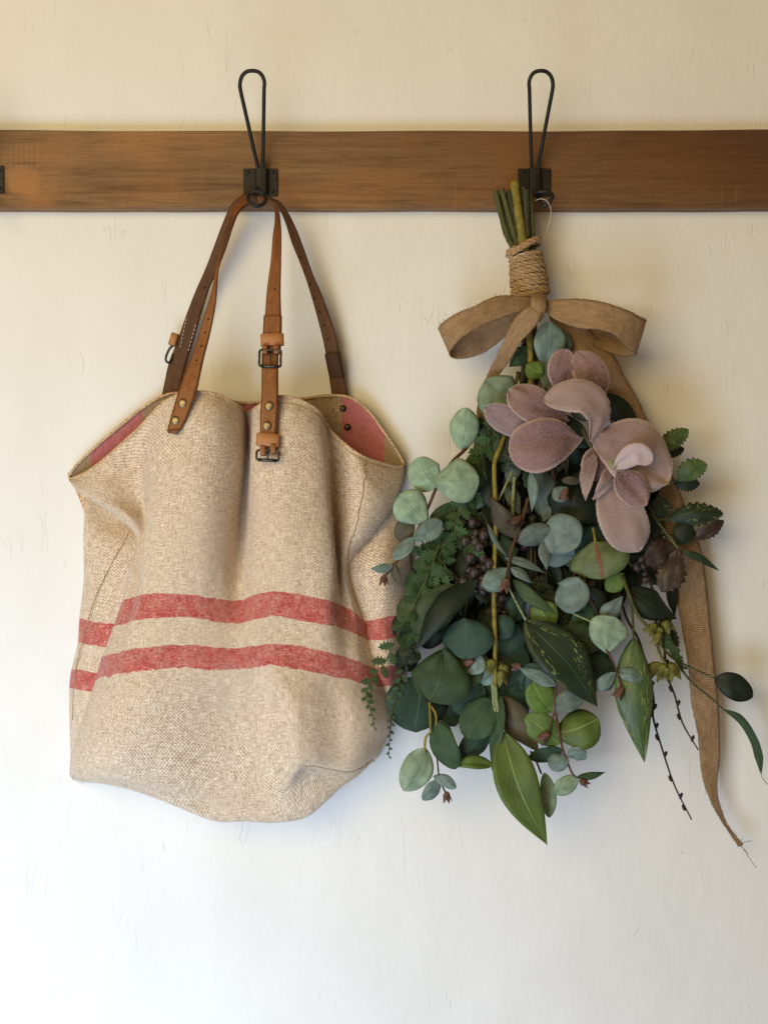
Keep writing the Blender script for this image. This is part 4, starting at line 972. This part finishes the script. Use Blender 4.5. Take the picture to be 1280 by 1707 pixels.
leaf('magnolia_leaf', 'mid', 'strip', [(1205,1182,50),(1234,1200,54),(1255,1232,56),(1264,1262,52),(1268,1292,48)], 14, roll=.4, nt=24)
tube('tendril', wp([(1266,1286,49),(1272,1300,46),(1284,1312,44)]), .0005, M['stem_pale'], bq, n=12, ns=5)
# velvety mauve leaves
VV = [
 ('mauve',(944,656,92),[(934,616,100),(946,583,98)],44,0), ('mauve',(990,676,94),[(986,628,106),(962,586,100)],56,0),
 ('mauve',(948,702,98),[(900,682,108),(847,650,104)],60,.15), ('lilac',(915,712,88),[(862,708,96),(808,680,94)],46,-.2),
 ('mauve',(970,730,100),[(912,738,114),(850,762,108)],84,.1),
 ('rose',(982,724,104),[(1046,748,118),(1112,806,110)],106,-.1),
 ('rose',(1014,786,106),[(1030,850,118),(1064,919,104)],78,.15), ('rose',(990,757,112),[(978,795,120),(975,834,116)],26,.6),
 ('rose',(1018,780,116),[(1008,806,124),(988,832,118)],26,-.4), ('mauve',(1028,786,120),[(1046,806,128),(1076,842,122)],50,0),
 ('rose',(982,736,112),[(998,694,124),(970,660,130),(906,667,122)],56,.2), ('snow',(1024,781,124),[(1058,757,134),(1086,770,134)],36,.1),
 ('mauve',(1000,745,100),[(990,775,104),(1000,800,104)],44,0),
]
def rim_fuzz(o, nt, ns, mat):
    me = o.data; m = ns + 1; gs = []; N = (nt + 1) * m; vs = [v.co.copy() for v in me.vertices]
    ring = [j * m for j in range(nt + 1)] + [nt * m + k for k in range(ns)] + [j * m + ns for j in range(nt, -1, -1)]
    for a, b in zip(ring, ring[1:]):
        A, B = vs[a], vs[b]; inn = vs[(a // m) * m + ns // 2]; L = (B - A).length
        for _ in range(max(1, int(L / .00035))):
            p = A.lerp(B, random.random()); out = (p - inn); out = out.normalized() if out.length > 1e-5 else Vector((0, 0, -1))
            d = (out + Vector((random.uniform(-.6, .6), random.uniform(-.8, .3), random.uniform(-.6, .6)))).normalized() * random.uniform(.0004, .0013)
            gs.append(tube_geo([p - out * .0003, p + d * .6, p + d], [.00017, .00008], ns=3, cap=False))
    for _ in range(110):
        j = random.randrange(1, nt); k = random.randrange(0, ns); p = vs[j * m + k].lerp(vs[(j + 1) * m + k + 1], random.random()); d = Vector((random.uniform(-1, 1), random.uniform(-.8, -.2), random.uniform(-1, 1))).normalized() * .0013
        gs.append(tube_geo([p, p + d * .6, p + d], [.0002, .0001], ns=3, cap=False))
    g = join(gs); f = link('velvet_fuzz', mesh('velvet_fuzz', *g), mat, o); f['kind'] = 'stuff'
FZ = mat_plain('pale_fuzz', (190, 168, 164), .95)
for mt, b, rest, wd, roll in VV: rim_fuzz(leaf('velvet_leaf', mt, 'oval' if (wd == 44 or (wd == 56 and mt == 'mauve') or mt == 'snow') else 'ear' if wd > 30 else 'lance', [b] + rest, wd, thick=.0010, roll=roll, nt=22, ns=10, cup=.16, ruf=.09, fold=.12), 22, 10, FZ)
tube('velvet_stem', wp([(970,715,84),(982,740,90),(1000,765,96),(1016,778,104)]), .0022, M['brownl'], bq, n=24, ns=8)
tube('velvet_stem', wp([(1014,768,118),(1022,776,121),(1030,782,120)]), [.003, .005], M['stem_pale'], bq, n=12, ns=8)

# stems, petioles, twigs
for pts, r, mt in [
    ([(845,715,70),(837,738,84),(824,772,90),(825,824,92),(826,882,92),(824,940,92),(823,1000,92),(825,1060,92),(825,1100,92),(825,1147,92)], [.0026, .0030, .0028, .0031, .0026], 'stem_yellow'),
    ([(825,1145,92),(829,1180,94),(838,1222,98)], [.0028, .0016], 'stem_pale'), ([(821,1140,92),(822,1165,93),(826,1195,93)], [.0022, .0014], 'stem_pale'),
    ([(800,700,50),(785,735,62),(772,752,70),(752,772,78),(728,812,84),(716,840,86),(703,868,90),(690,896,88),(678,916,88),(655,944,90),(644,958,92)], [.0026, .0014], 'stem_brown'),
    ([(853,786,80),(842,810,86),(830,835,86)], .0014, 'stem_pale'), ([(857,795,78),(855,830,80),(854,870,78)], .0022, 'olive' if False else 'stem_pale'),
    ([(880,830,84),(872,860,90),(860,895,94),(850,925,96),(846,950,98),(842,972,102)], [.0022, .0014], 'stem_brown'),
    ([(716,1170,92),(717,1200,96),(718,1222,96)], .0016, 'stem_yellow'), ([(718,1176,92),(726,1190,94),(727,1208,94)], .0016, 'stem_yellow'), ([(716,1222,94),(709,1232,94),(708,1252,94)], .0016, 'stem_yellow'),
    ([(722,1228,90),(728,1262,90),(732,1296,90),(738,1312,92),(743,1322,92)], .0011, 'twig'),
    ([(988,880,88),(990,890,92),(992,905,94)], .0018, 'stem_yellow'),
    ([(964,960,80),(975,985,88),(990,1012,92),(1002,1038,94)], [.0026, .0016], 'burg'),
    ([(927,1005,86),(960,1025,90),(1000,1042,90)], .0014, 'stem_pale'),
    ([(846,975,90),(858,1000,92),(876,1034,94)], .0014, 'stem_pale'),
    ([(924,1130,90),(926,1185,92),(932,1222,94),(938,1250,94),(946,1272,94),(953,1288,92),(962,1298,92)], [.0020, .0012], 'stem_brown'), ([(924,1186,92),(917,1210,96),(914,1226,98)], .0012, 'stem_brown'),
    ([(884,1252,86),(893,1268,88),(902,1290,88)], .0013, 'stem_brown'), ([(1008,1080,94),(1020,1100,96),(1028,1120,96),(1036,1150,98)], .0014, 'stem_brown'),
    ([(1040,960,70),(1052,1010,76),(1056,1064,84)], .0016, 'stem_green'), ([(1036,960,80),(1060,1020,84),(1088,1056,84),(1100,1090,84),(1112,1112,84)], [.0024, .0018], 'stem_green'),
    ([(1088,1056,80),(1118,1095,66),(1150,1112,52),(1191,1131,48)], [.0016, .001], 'stem_green'), ([(1120,1092,62),(1150,1135,48),(1180,1160,48),(1206,1183,50)], [.0018, .001], 'stem_green'),
    ([(1094,868,70),(1110,888,76),(1130,914,80)], .0019, 'stem_green'), ([(1060,800,60),(1090,860,66),(1112,866,66)], .0018, 'stem_green'), ([(1128,912,72),(1140,900,66),(1150,898,62)], .0012, 'stem_green'),
    ([(1080,760,56),(1098,758,64)], .0014, 'stem_green'), ([(1085,800,56),(1130,802,64)], .0014, 'stem_green')]:
    tube('stem', wp(pts), r, M[mt], bq, n=40, ns=7, rough=.04)
def bud_twig(pts, buds):
    o = tube('twig', wp(pts), [.0017, .0015, .0009], M['twig'], bq, n=60, ns=7, rough=.06)
    sp = spline(pts, 100)
    for f, sgn in buds:
        p = sp[int(f * 99)]; link('twig_bud', TB, None, o, P(p[0] + sgn * 2.6, p[1], p[2] + 1), (0, sgn * .35, 0))
def ell_mesh(name, rx, rz, mat, n=8, m=6):
    V = []; F = []
    for j in range(m + 1):
        t = math.pi * j / m
        for k in range(n): a = 2 * math.pi * k / n; V.append((rx * math.sin(t) * math.cos(a) * (1 + .15 * math.cos(t)), rx * math.sin(t) * math.sin(a), rz * math.cos(t)))
    for j in range(m):
        for k in range(n): a = j * n + k; b = j * n + (k + 1) % n; F.append((a, b, b + n, a + n))
    me = mesh(name, V, F); me.materials.append(mat); return me
TB = ell_mesh('twig_bud', .0022, .0046, M['twig'])
bud_twig([(1015,930,66),(1042,1025,74),(1066,1072,76),(1088,1159,72),(1088,1195,70),(1103,1248,66),(1124,1310,62),(1152,1366,56)], [(.5,1),(.56,-1),(.62,1),(.67,-1),(.745,1),(.83,-1),(.9,1),(.95,-1),(.4,1),(.3,-1)])
bud_twig([(1050,900,64),(1088,985,66),(1104,1060,66),(1111,1123,64),(1124,1159,62),(1137,1205,58),(1163,1250,50)], [(.2,-1),(.3,1),(.45,1),(.62,-1),(.72,1),(.8,-1),(.93,1)])

# brown capsule buds: little five-pointed cups
def capsule(mat, name='seed_bud'):
    gs = []
    for k in range(5):
        a = 2 * math.pi * k / 5; ca, sa = math.cos(a), math.sin(a); V = []; F = []
        prof = [(0.0, .0008, .0012), (.003, .0026, .0026), (.0065, .0034, .0022), (.0105, .0046, .0002)]
        for z, r, hw in prof:
            for s in (-1, 0, 1):
                rr = r + (.0006 if s == 0 else 0)
                V.append(Vector((rr * ca - s * hw * sa, rr * sa + s * hw * ca, -z)))
        for z, r, hw in prof:
            for s in (-1, 0, 1):
                rr = r - .0006
                V.append(Vector((rr * ca - s * hw * sa, rr * sa + s * hw * ca, -z)))
        for sh in (0, 12):
            for j in range(3):
                for s in range(2): q = sh + j * 3 + s; F.append((q, q + 1, q + 4, q + 3))
        gs.append((V, F, [(0, 0)] * len(V)))
    V, F, U = join(gs); me = mesh(name, V, F); me.materials.append(mat); return me
CB = capsule(M['bud']); CO = capsule(M['budo'])
for x, y, d, sc, rot, me in [(641,958,94,1.3,(.2,.1,0),CB),(744,1320,93,1.25,(.2,-.1,0),CB),(844,964,106,1.7,(.4,.1,0),CB),(866,862,98,1.7,(.5,.7,1),CB),(914,1222,100,1.6,(.5,.6,.3),CB),(1037,1146,100,1.5,(.3,.4,.6),CB),
     (966,1302,96,1.2,(.4,-1.2,0),CB),(788,1100,96,1.5,(1.0,.3,.5),CB),(942,815,98,1.5,(.2,0,.5),CB),(822,1100,96,2.0,(.5,.4,0),CO),(840,1108,94,2.2,(.9,-.6,.4),CO),(834,1118,94,1.8,(.3,-.3,.4),CO),
     (1092,1040,84,1.6,(.3,.6,0),CO),(1100,1046,84,1.8,(.9,-.6,.4),CO),(1106,1036,82,1.8,(.4,-.9,.4),CO),(1098,1054,84,1.6,(.2,.1,.4),CO),(1108,1108,86,2.2,(.6,.5,0),CO),(1116,1106,86,2.2,(.5,-.5,0),CO),(1100,1106,84,2.0,(.3,.9,0),CO),(1112,1112,88,2.0,(.9,0,0),CO),
     (868,1110,90,1.3,(.8,1.2,0),CB)]:
    link('seed_bud', me, None, bq, P(x, y, d), rot, sc)
# berries
BE = ell_mesh('berry', .0054, .0066, M['berry'], 12, 9)
for q, (cx, cy, n, rx, ry) in enumerate([(800, 930, 34, 22, 62), (786, 880, 12, 18, 24), (878, 880, 14, 18, 34), (832, 985, 10, 18, 16), (852, 820, 8, 12, 22), (838, 1030, 8, 16, 16), (1070, 945, 8, 12, 26)]):
    for k in range(n):
        a = random.uniform(0, 6.28); r = math.sqrt(random.random())
        x = cx + rx * r * math.cos(a); y = cy + ry * r * math.sin(a)
        link('berry', BE, None, bq, P(x, y, 76 + random.uniform(-8, 14) - (12 if q > 1 else 0)), (random.uniform(-.5, .5), random.uniform(-.7, .7), 0), random.uniform(.65, 1.1))
for x, y in ((775, 902), (798, 912), (790, 955), (772, 970), (804, 975), (815, 940), (783, 930), (806, 892)): link('berry', BE, None, bq, P(x, y, 92), (.1, .3, 0), 1.15)

# fern sprigs: a stem with toothed leaflets
def leaflet_mesh(name, mat):
    n = 9; V = []; F = []
    for j in range(n + 1):
        t = j / n; wd = .30 * math.sin(math.pi * min(1, t * .93 + .05)) ** .8 * (1 + .35 * ((j % 2) * 2 - 1) * (0 if j in (0, n) else 1))
        for s, zz in ((-1, 0), (0, .04), (1, 0)): V.append((t, -zz + .05 * t * t - .07 * abs(s) * 0, wd * s))
    for j in range(n):
        for k in range(2): q = j * 3 + k; F.append((q, q + 3, q + 4, q + 1))
    U = [(v[2] + .5, v[0]) for v in V]; me = mesh(name, V, F, U); me.materials.append(mat); return me
LM = leaflet_mesh('leaflet', M['fern']); LMD = leaflet_mesh('leaflet', M['varieg']); LMB = LM
def fern(pts, n, l0, l1, me=LM, r=.0011, mat='stem_green', spread=1.0, t0=.05):
    o = tube('fern_sprig', wp(pts), [r, r * .6], M[mat], bq, n=40, ns=6); sp = spline(pts, 200)
    for k in range(n):
        t = t0 + (1 - t0) * k / (n - 1); i = int(t * 198); p = sp[i]; q = sp[min(199, i + 2)]
        ang = math.atan2(-(q[1] - p[1]), q[0] - p[0]); sgn = 1 if k % 2 else -1
        L = (l0 + (l1 - l0) * t) * S * random.uniform(.8, 1.15)
        link('leaflet', me, None, o, P(p[0], p[1], p[2] + .5), (random.uniform(-.5, .5), -(ang + sgn * spread * random.uniform(.75, 1.1)), random.uniform(-.25, .25)), L)
fern([(735,900,84),(710,967,98),(669,1045,108),(643,1102,108),(620,1132,108),(611,1159,106),(618,1184,104),(625,1216,102)], 26, 30, 5)
fern([(672,1110,88),(664,1150,96),(655,1186,98),(650,1222,98),(648,1262,98)], 22, 14, 5, r=.0009, mat='twig')
fern([(700,1050,70),(690,1082,82),(680,1100,84),(668,1120,84)], 12, 16, 8, LMD, mat='twig')
fern([(800,690,60),(822,720,70),(840,745,76),(850,775,76)], 14, 30, 20, LMD)
fern([(860,690,60),(828,728,68),(800,770,70),(775,815,70)], 18, 34, 24, LMD)
fern([(840,700,66),(812,742,72),(790,790,72),(780,840,72)], 18, 32, 22, LM)
fern([(790,800,76),(770,850,84),(758,880,90),(775,905,92),(788,922,94)], 16, 26, 20, LMB)
fern([(775,845,70),(748,895,78),(728,935,84),(712,968,86)], 16, 30, 22, LM)
fern([(700,900,70),(740,940,88),(738,955,92),(716,962,92)], 12, 26, 22, LMB)
fern([(730,905,72),(715,925,76),(700,930,76)], 8, 24, 20, LM)
fern([(1090,1030,70),(1108,1060,74),(1122,1085,74),(1138,1112,72)], 26, 16, 9, LM, spread=.6)
fern([(1100,1010,60),(1115,1050,60),(1125,1080,60)], 16, 18, 12, LMD, spread=.7)
fern([(880,960,60),(910,1000,66),(950,1040,70)], 14, 28, 22, LMD)
fern([(700,1010,76),(690,1040,84),(688,1068,84)], 9, 28, 24, LMB)

for nm, mt, kd, b, t, db, dt, wd, bw, ex in [
 ('eucalyptus_leaf','dark','oval',(930,690),(968,760),50,60,50,0,{}), ('eucalyptus_leaf','teal','oval',(980,745),(928,690),78,84,40,0,{}), ('eucalyptus_leaf','grey','oval',(985,700),(950,670),70,72,30,0,{}), ('eucalyptus_leaf','dark','oval',(940,560),(965,640),40,44,44,0,{}), ('magnolia_leaf','dark','lance',(1000,720),(1040,760),60,60,40,0,{}),
 ('eucalyptus_leaf','olive','oval',(700,990),(668,1040),70,76,50,0,{}), ('eucalyptus_leaf','mid','oval',(690,950),(712,1010),72,80,54,0,{}),
 ('eucalyptus_leaf','teal','oval',(830,1070),(880,1120),66,70,56,0,{}), ('eucalyptus_leaf','teal','oval',(860,1100),(842,1180),62,70,54,0,{}), ('eucalyptus_leaf','teal','oval',(880,1130),(860,1190),66,70,50,0,{}),
 ('eucalyptus_leaf','grey','oval',(905,905),(955,930),62,66,60,0,{}), ('eucalyptus_leaf','mid','oval',(1000,1010),(960,1050),74,78,56,0,{}), ('eucalyptus_leaf','teal','oval',(900,1060),(950,1100),66,70,60,0,{}),
 ('eucalyptus_leaf','dark','oval',(960,980),(1000,1030),66,70,60,0,{}), ('eucalyptus_leaf','teal','oval',(970,1080),(1010,1120),66,70,56,0,{}), ('eucalyptus_leaf','teal','oval',(770,1110),(830,1150),66,70,60,0,{}),
 ('eucalyptus_leaf','teal','oval',(735,1160),(760,1210),66,70,44,0,{}), ('eucalyptus_leaf','olive','lance',(690,1075),(672,1110),70,72,40,0,{}),
 ('eucalyptus_leaf','grey','lance',(845,800),(868,860),70,74,28,0,{}), ('eucalyptus_leaf','grey','lance',(930,820),(905,870),64,68,44,0,{}), ('eucalyptus_leaf','olive','oval',(800,860),(765,890),66,70,40,0,{})]:
    leaf(nm, mt, kd, mk(b, t, db, dt, bw), wd, **ex)
# filler foliage deeper in the bunch
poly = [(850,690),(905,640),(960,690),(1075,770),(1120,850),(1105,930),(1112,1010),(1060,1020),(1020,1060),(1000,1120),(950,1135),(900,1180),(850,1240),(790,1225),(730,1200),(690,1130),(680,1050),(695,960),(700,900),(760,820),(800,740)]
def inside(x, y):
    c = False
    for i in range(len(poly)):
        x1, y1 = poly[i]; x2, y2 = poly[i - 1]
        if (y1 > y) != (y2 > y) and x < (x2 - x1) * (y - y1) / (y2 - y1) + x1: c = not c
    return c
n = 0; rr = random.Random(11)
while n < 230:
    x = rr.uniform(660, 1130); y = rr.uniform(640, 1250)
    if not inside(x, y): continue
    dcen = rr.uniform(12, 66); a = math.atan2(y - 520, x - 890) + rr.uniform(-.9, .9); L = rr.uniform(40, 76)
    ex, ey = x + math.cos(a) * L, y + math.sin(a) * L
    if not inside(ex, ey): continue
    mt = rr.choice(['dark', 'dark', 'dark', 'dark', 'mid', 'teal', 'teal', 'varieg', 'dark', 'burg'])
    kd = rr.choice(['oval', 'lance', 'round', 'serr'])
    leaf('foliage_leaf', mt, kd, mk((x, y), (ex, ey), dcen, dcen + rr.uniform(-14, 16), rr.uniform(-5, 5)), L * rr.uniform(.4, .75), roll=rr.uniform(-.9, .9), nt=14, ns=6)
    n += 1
for k in range(26):
    x0 = rr.uniform(860, 900); x1 = rr.uniform(720, 1060); y1 = rr.uniform(900, 1150)
    if not inside(x1, y1): continue
    tube('stem', wp([(x0, 620, rr.uniform(30, 50)), ((x0 * .6 + x1 * .4), 740, rr.uniform(30, 60)), (x1, y1, rr.uniform(30, 74))]), .0016, M[rr.choice(['stem_dark', 'stem_green', 'stem_brown'])], bq, n=24, ns=6)
